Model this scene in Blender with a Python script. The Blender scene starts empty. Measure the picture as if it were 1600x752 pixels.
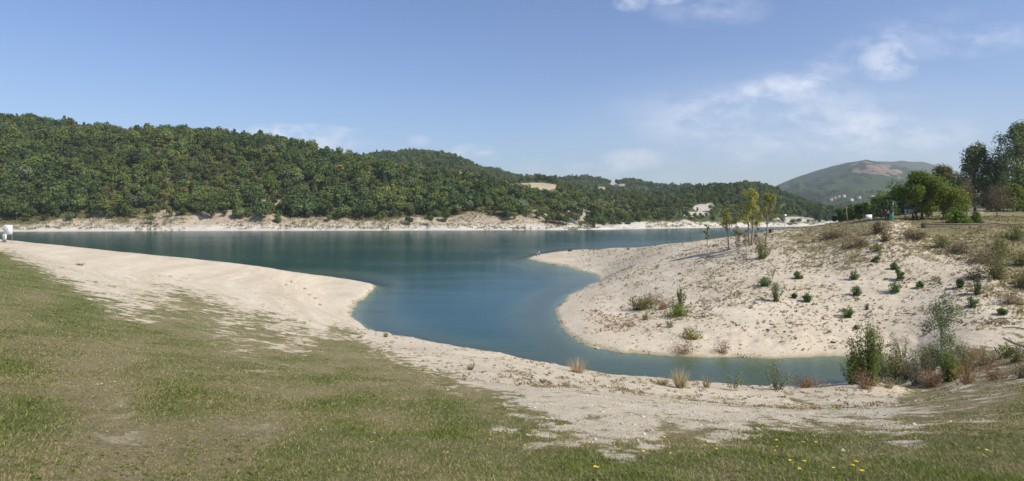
import bpy, math, random
import numpy as np
from mathutils import Vector, Matrix

# ------------------------------------------------------------------ camera, sky, sun
F = 953.0; V0 = 335.0; E = 12.5          # focal length (photo pixels), horizon row, eye height over the lake
SC = bpy.context.scene; COL = SC.collection
R = math.radians
cam_d = bpy.data.cameras.new('camera'); cam = bpy.data.objects.new('camera', cam_d); COL.objects.link(cam)
cam_d.sensor_width = 36; cam_d.lens = 36 * F / 1600
cam_d.shift_y = -(376 - V0) / 1600
cam_d.clip_start = 0.2; cam_d.clip_end = 60000
cam.location = (0, 0, E); cam.rotation_euler = (R(90), 0, 0)
SC.camera = cam

SUN_AZ, SUN_EL = R(122), R(44)
world = bpy.data.worlds.new('World'); SC.world = world; world.use_nodes = True
wt = world.node_tree; wt.nodes.clear()
def W(t, **k):
    n = wt.nodes.new(t)
    for a, b in k.items(): setattr(n, a, b)
    return n
sky = W('ShaderNodeTexSky'); sky.sky_type = 'NISHITA'; sky.sun_disc = False
sky.sun_elevation = SUN_EL; sky.sun_rotation = SUN_AZ
sky.altitude = 300; sky.air_density = 1.0; sky.dust_density = 1.0; sky.ozone_density = 3.0
hs = W('ShaderNodeHueSaturation'); hs.inputs['Saturation'].default_value = 1.10; hs.inputs['Hue'].default_value = 0.511
wt.links.new(sky.outputs[0], hs.inputs['Color'])
tc = W('ShaderNodeTexCoord'); sep = W('ShaderNodeSeparateXYZ'); wt.links.new(tc.outputs['Generated'], sep.inputs[0])
def WM(op, a, b=None, c=None, clamp=False):
    n = W('ShaderNodeMath', operation=op, use_clamp=clamp)
    for i, v in enumerate((a, b, c)):
        if v is None: continue
        if isinstance(v, (int, float)): n.inputs[i].default_value = v
        else: wt.links.new(v, n.inputs[i])
    return n.outputs[0]
# direction -> tangent-plane coordinates in front of the viewer (world directions, far clouds)
yy = WM('MAXIMUM', sep.outputs['Y'], 0.05)
ax = WM('DIVIDE', sep.outputs['X'], yy); az = WM('DIVIDE', sep.outputs['Z'], yy)
comb = W('ShaderNodeCombineXYZ'); wt.links.new(ax, comb.inputs[0]); wt.links.new(az, comb.inputs[1])
def wnoise(scale, sx, sy, rot, detail=6, rough=0.55, dist=0.0, off=(0, 0, 0)):
    m = W('ShaderNodeMapping'); m.inputs['Scale'].default_value = (sx, sy, 1); m.inputs['Rotation'].default_value = (0, 0, rot)
    m.inputs['Location'].default_value = off
    wt.links.new(comb.outputs[0], m.inputs[0])
    n = W('ShaderNodeTexNoise'); n.inputs['Scale'].default_value = scale; n.inputs['Detail'].default_value = detail
    n.inputs['Roughness'].default_value = rough; n.inputs['Distortion'].default_value = dist
    wt.links.new(m.outputs[0], n.inputs['Vector']); return n.outputs['Fac']
def blob(u, v, ru, rv, tilt=0.0, pw=1.0):
    cx, cy = (u - 800) / F, (V0 - v) / F
    dx = WM('SUBTRACT', ax, cx); dy = WM('SUBTRACT', az, cy)
    dy2 = WM('SUBTRACT', dy, WM('MULTIPLY', dx, tilt))
    q = WM('ADD', WM('POWER', WM('ABSOLUTE', WM('DIVIDE', dx, ru / F)), 2.0), WM('POWER', WM('ABSOLUTE', WM('DIVIDE', dy2, rv / F)), 2.0))
    return WM('SUBTRACT', 1.0, q, clamp=True)
def ramp(fac, a, b):
    n = W('ShaderNodeMapRange'); n.interpolation_type = 'SMOOTHSTEP'
    n.inputs['From Min'].default_value = a; n.inputs['From Max'].default_value = b
    wt.links.new(fac, n.inputs['Value']); return n.outputs['Result']
nc = wnoise(7, 1.0, 2.4, 0.30, 9, 0.62, 0.12, (.37, .2, 0))
nf = wnoise(24, 1.0, 1.8, 0.35, 9, 0.66, 0.1)
np1 = wnoise(13, 1.0, 1.6, 0.15, 9, 0.66, 0.05, (.9, .4, 0))
den = None
def addd(x):
    global den
    den = x if den is None else WM('ADD', den, x)
wisp = ramp(WM('ADD', WM('MULTIPLY', nc, .7), WM('MULTIPLY', nf, .3)), .40, .66)
for (u, v, ru, rv, t, a) in [(1260, 195, 330, 70, -.05, .50), (1180, 150, 190, 34, .28, .42), (1300, 95, 170, 34, .35, .34), (1420, 45, 120, 30, .2, .25),
                             (1520, 65, 130, 30, .12, .42), (1250, 235, 300, 50, 0, .30), (1400, 205, 240, 26, -.12, .34), (1110, 15, 110, 32, 0, .30)]:
    addd(WM('MULTIPLY', WM('MULTIPLY', wisp, blob(u, v, ru, rv, t)), a * .95))
addd(WM('MULTIPLY', blob(1250, 195, 420, 110), .13))
puff = ramp(np1, .38, .60)
for (u, v, ru, rv, a) in [(1388, 98, 50, 34, .60), (985, 6, 30, 14, .5), (1285, 140, 60, 20, .3), (988, 250, 55, 20, .6), (940, 264, 60, 14, .42), (738, 235, 38, 12, .55),
                          (655, 220, 20, 10, .35), (480, 218, 105, 26, .8), (355, 212, 30, 14, .6), (430, 205, 50, 14, .5), (1060, 285, 60, 14, .3), (850, 262, 60, 14, .22), (720, 246, 70, 14, .3), (1035, 1, 34, 8, .4)]:
    addd(WM('MULTIPLY', WM('MULTIPLY', puff, WM('POWER', blob(u, v, ru, rv), .7)), a * .95))
front = ramp(sep.outputs['Y'], .1, .25)
den = WM('MULTIPLY', WM('MINIMUM', den, .85), front)
mixc = W('ShaderNodeMix', data_type='RGBA'); mixc.clamp_factor = True
wt.links.new(den, mixc.inputs['Factor']); wt.links.new(hs.outputs[0], mixc.inputs['A'])
mixc.inputs['B'].default_value = (6.2, 6.5, 7.3, 1)
bg = W('ShaderNodeBackground'); bg.inputs['Strength'].default_value = 0.115
wt.links.new(mixc.outputs['Result'], bg.inputs['Color'])
wo = W('ShaderNodeOutputWorld'); wt.links.new(bg.outputs[0], wo.inputs[0])

sd = bpy.data.lights.new('sun', 'SUN'); sun = bpy.data.objects.new('sun', sd); COL.objects.link(sun)
sd.energy = 3.9; sd.angle = R(0.53); sd.color = (1.0, 0.93, 0.80)
sv = Vector((math.sin(SUN_AZ) * math.cos(SUN_EL), math.cos(SUN_AZ) * math.cos(SUN_EL), math.sin(SUN_EL)))
sun.rotation_euler = sv.to_track_quat('Z', 'Y').to_euler(); sun.location = (60, -20, 80)
vs = SC.view_settings; vs.view_transform = 'Standard'; vs.look = 'None'; vs.gamma = 1; vs.exposure = 0.40; vs.use_curve_mapping = False
SC.cycles.max_bounces = 8; SC.cycles.transparent_max_bounces = 12; SC.cycles.volume_bounces = 0
SC.cycles.use_denoising = True; SC.cycles.denoising_input_passes = 'RGB_ALBEDO_NORMAL'; SC.cycles.denoising_prefilter = 'ACCURATE'

rnd = random.Random(7); rg = np.random.default_rng(11)

# ------------------------------------------------------------------ small tools
def link(o, parent=None):
    COL.objects.link(o)
    if parent: o.parent = parent
    return o
def tag(o, label=None, cat=None, group=None, kind=None):
    if label: o['label'] = label
    if cat: o['category'] = cat
    if group: o['group'] = group
    if kind: o['kind'] = kind
    return o
def empty(name, loc, rz=0):
    o = bpy.data.objects.new(name, None); o.location = loc; o.rotation_euler = (0, 0, rz); o.empty_display_size = .3
    return link(o)
def np_mesh(name, V, quads=None, tris=None, mats=(), smooth=False, attrs=None, matidx=None):
    me = bpy.data.meshes.new(name)
    V = np.asarray(V, dtype=np.float32).reshape(-1, 3)
    me.vertices.add(len(V)); me.vertices.foreach_set('co', V.ravel())
    parts = []; starts = []; tot = 0
    if quads is not None and len(quads):
        q = np.asarray(quads, dtype=np.int32).reshape(-1, 4); parts.append(q.ravel()); starts.append(tot + np.arange(len(q), dtype=np.int32) * 4); tot += q.size
    if tris is not None and len(tris):
        t = np.asarray(tris, dtype=np.int32).reshape(-1, 3); parts.append(t.ravel()); starts.append(tot + np.arange(len(t), dtype=np.int32) * 3); tot += t.size
    loops = np.concatenate(parts); starts = np.concatenate(starts)
    me.loops.add(len(loops)); me.loops.foreach_set('vertex_index', loops)
    me.polygons.add(len(starts)); me.polygons.foreach_set('loop_start', starts)
    if matidx is not None: me.polygons.foreach_set('material_index', np.asarray(matidx, dtype=np.int32))
    if smooth: me.polygons.foreach_set('use_smooth', np.ones(len(starts), dtype=bool))
    for m in mats: me.materials.append(m)
    for k, a in (attrs or {}).items():
        at = me.attributes.new(k, 'FLOAT', 'POINT'); at.data.foreach_set('value', np.asarray(a, dtype=np.float32).ravel())
    me.update(calc_edges=True); me.validate()
    return me
class MB:
    """collects tubes, boxes, leaves; build() links them as one mesh object"""
    def __init__(s): s.V = []; s.Q = []; s.T = []; s.n = 0; s.qm = []; s.tm = []
    def add(s, V, Q=None, T=None, m=0):
        V = np.asarray(V, float).reshape(-1, 3); s.V.append(V)
        if Q is not None and len(Q): q = np.asarray(Q, int).reshape(-1, 4) + s.n; s.Q.append(q); s.qm += [m] * len(q)
        if T is not None and len(T): t = np.asarray(T, int).reshape(-1, 3) + s.n; s.T.append(t); s.tm += [m] * len(t)
        s.n += len(V); return s
    def box(s, c, size, rz=0, m=0, rx=0):
        x, y, z = [a / 2 for a in size]
        P = np.array([(i, j, k) for i in (-x, x) for j in (-y, y) for k in (-z, z)])
        M = np.array(Matrix.Rotation(rz, 3, 'Z') @ Matrix.Rotation(rx, 3, 'X'))
        return s.add(P @ M.T + np.array(c), [(0, 1, 3, 2), (4, 6, 7, 5), (0, 4, 5, 1), (2, 3, 7, 6), (0, 2, 6, 4), (1, 5, 7, 3)], m=m)
    def tube(s, P, rad, k=6, m=0, cap=True):
        P = [Vector(p) for p in P]; n = len(P); V = []
        for i in range(n):
            d = (P[min(i + 1, n - 1)] - P[max(i - 1, 0)]); d = d.normalized() if d.length > 1e-9 else Vector((0, 0, 1))
            a = d.cross(Vector((1, 0, 0)) if abs(d.x) < .9 else Vector((0, 1, 0))).normalized(); b = d.cross(a)
            for j in range(k):
                t = 2 * math.pi * j / k; V.append(P[i] + (a * math.cos(t) + b * math.sin(t)) * rad[i])
        Q = [(i * k + j, i * k + (j + 1) % k, (i + 1) * k + (j + 1) % k, (i + 1) * k + j) for i in range(n - 1) for j in range(k)]
        T = []
        if cap:
            V.append(P[-1]); c = len(V) - 1; T = [((n - 1) * k + j, (n - 1) * k + (j + 1) % k, c) for j in range(k)]
            V.append(P[0]); c = len(V) - 1; T += [((j + 1) % k, j, c) for j in range(k)]
        return s.add([tuple(v) for v in V], Q, T, m)
    def leaves(s, C, N, size, aspect=1.5, m=0, g=None):
        g = g or rg
        C = np.asarray(C, float); N = np.asarray(N, float); n = len(C)
        if n == 0: return s
        N = N / (np.linalg.norm(N, axis=1, keepdims=True) + 1e-9)
        r = g.normal(size=(n, 3)); A = np.cross(N, r); A /= (np.linalg.norm(A, axis=1, keepdims=True) + 1e-9); B = np.cross(N, A)
        sz = (np.broadcast_to(size, (n,)) * g.uniform(.65, 1.35, n))[:, None] / 2
        V = np.stack([C - A * sz * aspect, C - B * sz * .8 + A * sz * .1, C + A * sz * aspect, C + B * sz * .8 - A * sz * .15], 1).reshape(-1, 3)
        return s.add(V, np.arange(4 * n).reshape(n, 4), m=m)
    def blades(s, C, H, Wd, lean, m=0, g=None):
        """C base points, H heights, Wd widths, lean horizontal offset vectors"""
        g = g or rg
        n = len(C); a = g.uniform(0, 2 * math.pi, n); D = np.stack([np.cos(a), np.sin(a), np.zeros(n)], 1) * (np.broadcast_to(Wd, (n,))[:, None] / 2)
        tip = C + lean; tip = tip + np.array([0, 0, 1.]) * np.broadcast_to(H, (n,))[:, None]
        V = np.stack([C - D, C + D, tip], 1).reshape(-1, 3)
        return s.add(V, T=np.arange(3 * n).reshape(n, 3), m=m)
    def mesh(s, name, mats, smooth=False):
        if not isinstance(mats, (list, tuple)): mats = [mats]
        return np_mesh(name, np.concatenate(s.V), np.concatenate(s.Q) if s.Q else None, np.concatenate(s.T) if s.T else None, mats, smooth, matidx=s.qm + s.tm)
    def build(s, name, mats, parent=None, smooth=False):
        return link(bpy.data.objects.new(name, s.mesh(name, mats, smooth)), parent)

def _hash(ix, iy, seed):
    h = (ix.astype(np.int64) * 374761393 + iy.astype(np.int64) * 668265263 + seed * 1274126177) & 0x7fffffff
    h = ((h ^ (h >> 13)) * 1274126177) & 0x7fffffff
    return ((h ^ (h >> 16)) & 0xffff) / 65535.0
def vnoise(x, y, seed=0):
    ix = np.floor(x); iy = np.floor(y); fx = x - ix; fy = y - iy
    fx = fx * fx * fx * (fx * (fx * 6 - 15) + 10); fy = fy * fy * fy * (fy * (fy * 6 - 15) + 10)
    a = _hash(ix, iy, seed); b = _hash(ix + 1, iy, seed); c = _hash(ix, iy + 1, seed); d = _hash(ix + 1, iy + 1, seed)
    return (a * (1 - fx) + b * fx) * (1 - fy) + (c * (1 - fx) + d * fx) * fy
def fbm(x, y, seed=0, oct=4, gain=.5):
    s = 0; a = 1; t = 0
    for i in range(oct):
        c, q = math.cos(.6 * i + .3), math.sin(.6 * i + .3)
        s = s + a * vnoise((x * c - y * q) * 2 ** i, (x * q + y * c) * 2 ** i, seed + i * 17); t += a; a *= gain
    return s / t
def sstep(a, b, x):
    t = np.clip((x - a) / (b - a), 0, 1); return t * t * (3 - 2 * t)

class RBF:
    def __init__(s, P, val, kind='tps', lam=0.0):
        s.P = np.asarray(P, float); s.kind = kind; n = len(s.P)
        s.sc = 1 / 300.0
        K = s.k(s.P[:, None, :] - s.P[None]) + np.eye(n) * lam * (1 if kind == 'tps' else -1)
        A = np.zeros((n + 3, n + 3)); A[:n, :n] = K; Q = np.c_[np.ones(n), s.P * s.sc]; A[:n, n:] = Q; A[n:, :n] = Q.T
        s.w = np.linalg.solve(A, np.r_[np.asarray(val, float), 0, 0, 0])
    def k(s, D):
        r2 = (D[..., 0] ** 2 + D[..., 1] ** 2) * s.sc ** 2
        return r2 * np.log(r2 + 1e-12) * .5 if s.kind == 'tps' else np.sqrt(r2)
    def __call__(s, X):
        X = np.asarray(X, float).reshape(-1, 2); out = np.empty(len(X)); n = len(s.P)
        for i in range(0, len(X), 20000):
            x = X[i:i + 20000]; out[i:i + 20000] = s.k(x[:, None, :] - s.P[None]) @ s.w[:n] + s.w[n] + (x * s.sc) @ s.w[n + 1:]
        return out

# ------------------------------------------------------------------ near terrain: surveyed spot heights
PTS = []
def sp(u, y, z): PTS.append((u, y, z))
def edge(u, v, z, du=0): y = (E - z) * F / (v - V0); PTS.append((u, y, z)); return y
def prof(u, *yz):
    for y, z in yz: sp(u, y, z)
for u in (-500, -200, 100, 350, 600, 850, 1100, 1350, 1600, 1900, 2200): sp(u, 3, 10.85)
prof(-500, (5, 10.7), (10, 10.4), (30, 9.8), (60, 9.4), (90, 9.2), (105, 6), (125, 0), (150, -4), (220, -6))
prof(-200, (5, 10.6), (10, 10.2), (30, 9.3), (60, 8.9), (93, 8.9), (105, 5.5), (120, 0), (150, -4), (220, -6))
prof(0, (5, 10.5), (10, 9.95), (20, 9.3), (30, 8.85), (45, 8.45), (60, 8.3), (80, 8.3), (95, 8.2), (104, 5), (116, 0), (140, -3), (200, -6))
prof(100, (5, 10.4), (10, 9.8), (20, 8.9), (30, 8.2), (45, 7.5), (60, 7.2), (80, 7.1), (98, 7.0), (107, 4), (117, 0), (140, -3), (200, -6))
prof(200, (10, 9.65), (20, 8.5), (30, 7.6), (45, 6.6), (60, 6.0), (80, 5.8), (102, 5.6), (110, 3), (118, 0), (140, -3), (200, -6))
prof(300, (5, 10.2), (10, 9.5), (20, 8.1), (30, 6.9), (45, 5.6), (60, 4.8), (80, 4.35), (106, 4.2), (113, 2), (119, 0), (140, -3), (200, -6))
prof(400, (10, 9.35), (20, 7.7), (30, 6.3), (45, 4.6), (60, 3.6), (80, 3.1), (109, 3.0), (115, 1.2), (120, 0), (140, -3), (200, -6))
prof(460, (20, 7.5), (30, 5.9), (45, 4.0), (60, 2.9), (70, 2.5), (82, 2.2), (95, 2.0), (110, 2.1), (119, 0), (135, -2))
prof(510, (30, 5.75), (45, 3.7), (58, 2.3), (67, 1.6), (76, .6), (86, .3), (98, .55), (111, 1.25), (118, 0), (130, -1.5))
prof(550, (10, 9.15), (20, 7.2), (30, 5.6), (45, 3.3), (56, 2.0), (64, 1.25), (70, .55), (100, .55), (110, .6), (116, 0), (125, -1.2))
for u, v in ((588, 447), (583, 456), (572, 466), (561, 477), (553, 487), (550, 494), (558, 502)): sp(u, E * F / (v - V0), 0)
sp(577, 108, .2); sp(600, 104, -.7); sp(600, 95, -1.2); sp(590, 85, -1.3); sp(585, 76, -1.1); sp(600, 113, -1); sp(575, 117, -.7)
for u, v, z in ((600, 522, .9), (660, 534, 1.0), (720, 545, 1.0), (790, 557, 1.05), (870, 573, 1.05), (940, 585, 1.0), (1020, 593, .95), (1100, 600, .9), (1200, 606, .9), (1300, 604, .9), (1370, 600, 1.0)):
    y = edge(u, v, z); sp(u, y * 1.055, 0); sp(u, y * 1.09, -.75)
    sp(u, y * .9, z + (9.6 - z) * .13 + .1)
for u, z10, z20, z30 in ((650, 9.0, 7.0, 5.0), (800, 8.9, 6.8, 4.7), (950, 8.85, 6.6, 4.1), (1100, 8.8, 6.3, 3.6), (1250, 8.8, 6.1, 3.3), (1400, 8.9, 6.2, 3.4)):
    prof(u, (6, 9.95), (10, z10), (20, z20), (30, z30))
prof(1500, (10, 9.0), (20, 6.5), (30, 4.0), (37, 2.3), (45, 1.4), (50, 1.9), (60, 4.2), (75, 7.7), (84, 10.0))
prof(1600, (10, 9.1), (20, 6.9), (30, 4.5), (37, 3.2), (45, 2.4), (50, 2.8), (60, 4.9), (75, 8.2), (84, 10.3))
prof(1900, (10, 9.6), (20, 8.2), (30, 6.6), (37, 5.6), (45, 5.2), (60, 6.5), (75, 9.0), (84, 10.8))
prof(2200, (10, 9.9), (20, 9), (40, 8), (60, 9), (84, 11.2))
for u in (1450, 1500, 1550, 1600, 1900, 2200): prof(u, (93, 11.45), (110, 12.2), (140, 13.0), (200, 13.5), (330, 13), (450, 12))
prof(1430, (37, 1.6), (42, .7), (46, .2), (52, .5), (60, 2.6), (70, 5.6), (82, 8.9), (94, 11.4), (110, 12.0), (150, 12.4), (250, 11), (450, 9))
prof(1370, (54, .2), (61, 2.1), (68, 4.2), (80, 8.0), (92, 10.9), (97, 11.5), (105, 11.7), (130, 11.3), (170, 9), (220, 5), (300, 3), (450, 2))
prof(1300, (62, 1.9), (75, 5.1), (90, 8.6), (100, 10.3), (106, 10.75), (115, 10.6), (140, 8), (175, 2.5), (190, 0), (220, -3), (330, -6), (450, -6))
prof(1250, (58, 1.1), (80, 5.5), (105, 9.7), (110, 9.9))
prof(1200, (60, 1.4), (75, 4.2), (90, 6.8), (105, 8.9), (112, 9.25), (122, 9), (140, 6.5), (165, 0), (190, -3), (330, -6), (450, -6))
prof(1150, (65, 2.2), (85, 4.9), (110, 7.5), (118, 8.0), (130, 7.6))
prof(1100, (62, 1.3), (80, 3.5), (100, 5.5), (118, 6.8), (125, 7.05), (138, 6.6), (155, 4), (175, 0), (200, -3), (330, -6), (450, -6))
prof(1050, (62, 1.1), (80, 2.7), (105, 4.4), (135, 5.6), (150, 5.2), (185, 0), (215, -3))
prof(1000, (60, .65), (75, 1.5), (90, 2.3), (120, 3.5), (152, 4.1), (170, 3.2), (200, 0), (230, -3), (330, -6), (450, -6))
prof(960, (65, .7), (85, 1.3), (110, 1.7), (150, 2.5), (180, 2.6), (208, 0), (235, -3))
prof(920, (68, .55), (85, .7), (135, .35), (160, 1.2), (190, 1.2), (216, 0), (240, -2.5))
for u, v in ((938, 436), (928, 427.5), (900, 419.5), (870, 413), (840, 408), (824, 404), (835, 399.5), (850, 396.5), (875, 393)): sp(u, E * F / (v - V0), 0)
for u, v in ((931, 442), (910, 451.5), (885, 465), (872, 479), (870, 494), (877, 513), (896, 531), (930, 543.5), (965, 549.5), (1000, 552.5), (1050, 556), (1100, 558), (1200, 560), (1300, 557), (1370, 561), (1410, 566)):
    sp(u, E * F / (v - V0), 0)
sp(890, 80, .45); sp(905, 66, .35); sp(900, 72, .5); sp(870, 178, .5); sp(850, 176, .3); sp(895, 200, .5); sp(950, 60, .45)
for u, v in ((850, 479), (848, 495), (858, 517), (880, 537), (915, 553), (865, 462), (890, 450), (905, 441), (890, 430), (860, 423), (825, 415)): sp(u, E * F / (v - V0), -.55)
for u, v, z in ((700, 500, -3), (780, 520, -2.5), (760, 470, -4), (830, 540, -1.8), (680, 450, -4.5), (750, 420, -5.5), (650, 420, -4.5), (790, 395, -5), (950, 569, -1.2), (1050, 575, -1.3), (1150, 580, -1.3),
                (1250, 580, -1.1), (1340, 578, -.8), (640, 500, -2.2), (820, 440, -4), (810, 380, -4), (900, 384, -2.5), (500, 405, -5)): sp(u, E * F / (v - V0), z)
for u in (-500, -200, 100, 350, 600, 750, 880): sp(u, 300, -6); sp(u, 450, -6)
PTS = np.array(PTS)
def tw(u, y): return np.stack([u, 620 * np.log(y)], -1)
terr = RBF(tw(PTS[:, 0], PTS[:, 1]), PTS[:, 2], 'tps', lam=.002)
def ucoord(x, y): return np.clip(800 + F * x / np.maximum(y, 3), -500, 2200)
def H(x, y, detail=True):
    x = np.asarray(x, float); y = np.asarray(y, float); sh = x.shape
    u = ucoord(x, y); yc = np.clip(y, 3, 450)
    z = terr(tw(u.ravel(), yc.ravel())).reshape(sh)
    if detail:
        land = sstep(.1, 1.2, z)
        z = z + np.exp(-(z / .35) ** 2) * ((fbm(x * .9, y * .9, 51, 4) - .5) * .22 + (fbm(x * .16, y * .16, 57, 2) - .5) * .16) * (1 - sstep(260, 300, yc))
        rough = sstep(1000, 1100, u) * sstep(55, 70, yc)
        z = z + land * ((fbm(x * .35, y * .35, 3, 4) - .5) * (.16 + .22 * rough) + (fbm(x * 1.6, y * 1.6, 8, 3) - .5) * (.05 + .05 * rough))
        bank = sstep(.2, .9, z) * (1 - sstep(1.2, 2.2, z)) * sstep(35, 40, yc) * (1 - sstep(56, 62, yc))
        z = z + bank * (fbm(x * .9, y * .9, 21, 3) - .5) * .5
    return z
def h1(x, y): return float(H(np.array([x]), np.array([y]))[0])
_ys = np.exp(np.linspace(math.log(3.2), math.log(440), 900))
def hit(u, v):
    """ground point seen at photo position (u, v)"""
    s = (u - 800) / F; z = H(s * _ys, _ys); ray = E - (v - V0) / F * _ys
    k = np.argmax(z >= ray) if np.any(z >= ray) else len(_ys) - 1
    y = _ys[k]
    if k > 0:
        a = ray[k - 1] - z[k - 1]; b = z[k] - ray[k]; y = _ys[k - 1] + (_ys[k] - _ys[k - 1]) * a / max(a + b, 1e-6)
    return Vector((s * y, y, h1(s * y, y)))

# masks: how closely the turf covers the marl, and how green it is (surveyed from where things grow)
GM = [  # u, v, cover, greenness
 (-300, 385, .2, .5), (-300, 420, 1, .75), (-300, 600, 1, .6), (-300, 740, 1, .5),
 (0, 379, 0, .4), (0, 388, .3, .6), (0, 398, 1, .85), (40, 385, 0, .4), (60, 405, .25, .5), (50, 425, .95, .9), (110, 400, 0, .3), (100, 425, .2, .3), (130, 448, .35, .5), (100, 450, .95, .9),
 (0, 440, 1, .8), (0, 480, 1, .35), (60, 480, 1, .45), (140, 478, .8, .8), (120, 460, .7, .8), (200, 410, 0, .3), (180, 440, .12, .3), (230, 460, .35, .3), (200, 480, .5, .35), (190, 500, .8, .5), (0, 520, 1, .6), (0, 600, 1, .7), (100, 560, 1, .35),
 (40, 635, 1, .95), (150, 620, .85, .15), (180, 660, .75, .1), (90, 700, 1, .5), (0, 700, 1, .4), (0, 750, 1, .35), (200, 750, .85, .25),
 (290, 450, .35, .3), (290, 465, .75, .4), (320, 440, 0, .3), (240, 490, .6, .5), (280, 510, .85, .55), (280, 550, .9, .6), (330, 490, .75, .45), (350, 510, .6, .35), (390, 478, .1, .3), (400, 500, .8, .4), (400, 550, .7, .3),
 (300, 580, 1, .7), (250, 600, 1, .6), (350, 650, .85, .3), (300, 700, .95, .6), (400, 700, .8, .25), (450, 600, .9, .6), (480, 560, .8, .4), (500, 505, 0, .3), (520, 530, .8, .4), (560, 540, .85, .35), (590, 530, .05, .3), (600, 560, .8, .3),
 (560, 620, .95, .6), (550, 700, .95, .5), (640, 545, 0, .3), (640, 575, .8, .35), (700, 590, .75, .35), (700, 570, .03, .3), (700, 640, .95, .6), (760, 600, .2, .3), (760, 630, .75, .3), (680, 720, .95, .55), (780, 680, .75, .4), (830, 745, .95, .5),
 (820, 590, .04, .3), (850, 635, .36, .4), (860, 700, .65, .4), (930, 600, .1, .3), (940, 630, .3, .4), (940, 690, .35, .4), (950, 735, .7, .5), (1030, 610, .05, .3), (1030, 650, .36, .45), (1050, 690, .55, .5), (1050, 740, .9, .55),
 (1120, 620, .07, .3), (1130, 640, .36, .4), (1140, 685, .5, .45), (1150, 715, .85, .5), (1200, 615, .05, .3), (1230, 640, .4, .4), (1250, 675, .6, .5), (1260, 720, .95, .6), (1300, 615, .08, .3), (1310, 635, .5, .2), (1370, 645, .15, .3), (1350, 680, .75, .5), (1370, 730, .95, .6),
 (1400, 610, .2, .2), (1420, 625, .7, .25), (1440, 650, .45, .3), (1460, 690, .9, .6), (1500, 600, .25, .2), (1500, 620, .9, .35), (1530, 660, .6, .35), (1520, 710, 1, .8), (1600, 590, .4, .3), (1600, 610, .9, .4), (1600, 660, 1, .35), (1590, 720, 1, .8), (1900, 620, 1, .5), (1900, 740, 1, .6),
 (1500, 580, .85, .12), (1600, 570, .85, .2), (1450, 585, .8, .12), (1540, 560, .7, .15), (1590, 545, .5, .2),
 # headland
 (1300, 540, .02, .2), (1100, 540, .02, .2), (1000, 520, .02, .2), (900, 500, 0, .2), (900, 400, .03, .3), (950, 392, .15, .4), (1050, 389, .2, .4), (1040, 410, .05, .2), (1100, 450, .05, .2), (1200, 520, .03, .2), (1210, 405, .25, .15), (1160, 400, .12, .2), (1130, 385, .3, .25),
 (1200, 375, .35, .2), (1260, 370, .75, .12), (1260, 385, .6, .12), (1300, 355, .8, .15), (1320, 375, .75, .1), (1330, 400, .55, .12), (1350, 360, .8, .15), (1350, 348, .8, .3), (1400, 355, .4, .2), (1400, 380, .55, .1), (1430, 372, .7, .1), (1400, 405, .3, .15), (1460, 360, .85, .25), (1470, 385, .7, .12), (1470, 408, .3, .15),
 (1540, 360, .9, .2), (1540, 400, .7, .15), (1590, 380, .9, .25), (1560, 430, .65, .15), (1500, 430, .08, .2), (1540, 470, .1, .2), (1590, 480, .5, .25), (1500, 520, .05, .2), (1590, 520, .35, .3), (1400, 500, .03, .2), (1400, 440, .05, .15), (1300, 480, .04, .2), (1300, 430, .2, .12),
 (1900, 480, .5, .3), (1900, 370, .9, .3), (1380, 345, .7, .3), (1450, 343, 1, .45), (1500, 340, 1, .45), (1600, 338, 1, .5), (1900, 338, 1, .5), (1530, 332, .6, .1), (1450, 334, 1, .5), (500, 455, 0, .2), (400, 430, 0, .2), (300, 420, 0, .2)]
GM = np.array(GM, float)
mcov = RBF(GM[:, :2], GM[:, 2], 'lin', .01); mgrn = RBF(GM[:, :2], GM[:, 3], 'lin', .02)
def masks(x, y, z):
    yc = np.maximum(y, 3.0)
    u = np.clip(800 + F * x / yc, -300, 1900); v = np.clip(V0 + F * (E - z) / yc, 300, 760)
    P = np.stack([u.ravel(), v.ravel()], -1); c = mcov(P).reshape(x.shape); g = mgrn(P).reshape(x.shape)
    n = fbm(x * .75, y * .34, 31, 6, .68); n2 = fbm(x * .8 + 50, y * .34, 77, 6, .66); n3 = fbm(x * 2.6, y * 1.9, 5, 5, .65)
    cov = sstep(-.36, .36, c * 1.08 - .56 + (n - .5) * 1.1 + (n3 - .5) * 1.35)
    cov = np.where(c > .78, np.maximum(cov, .55 + .4 * sstep(.8, .95, c)), cov) * sstep(0.0, .12, c)
    grn = np.clip(g + .02 + (n2 - .5) * 1.6, 0, 1)
    return cov, grn, n3

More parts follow.
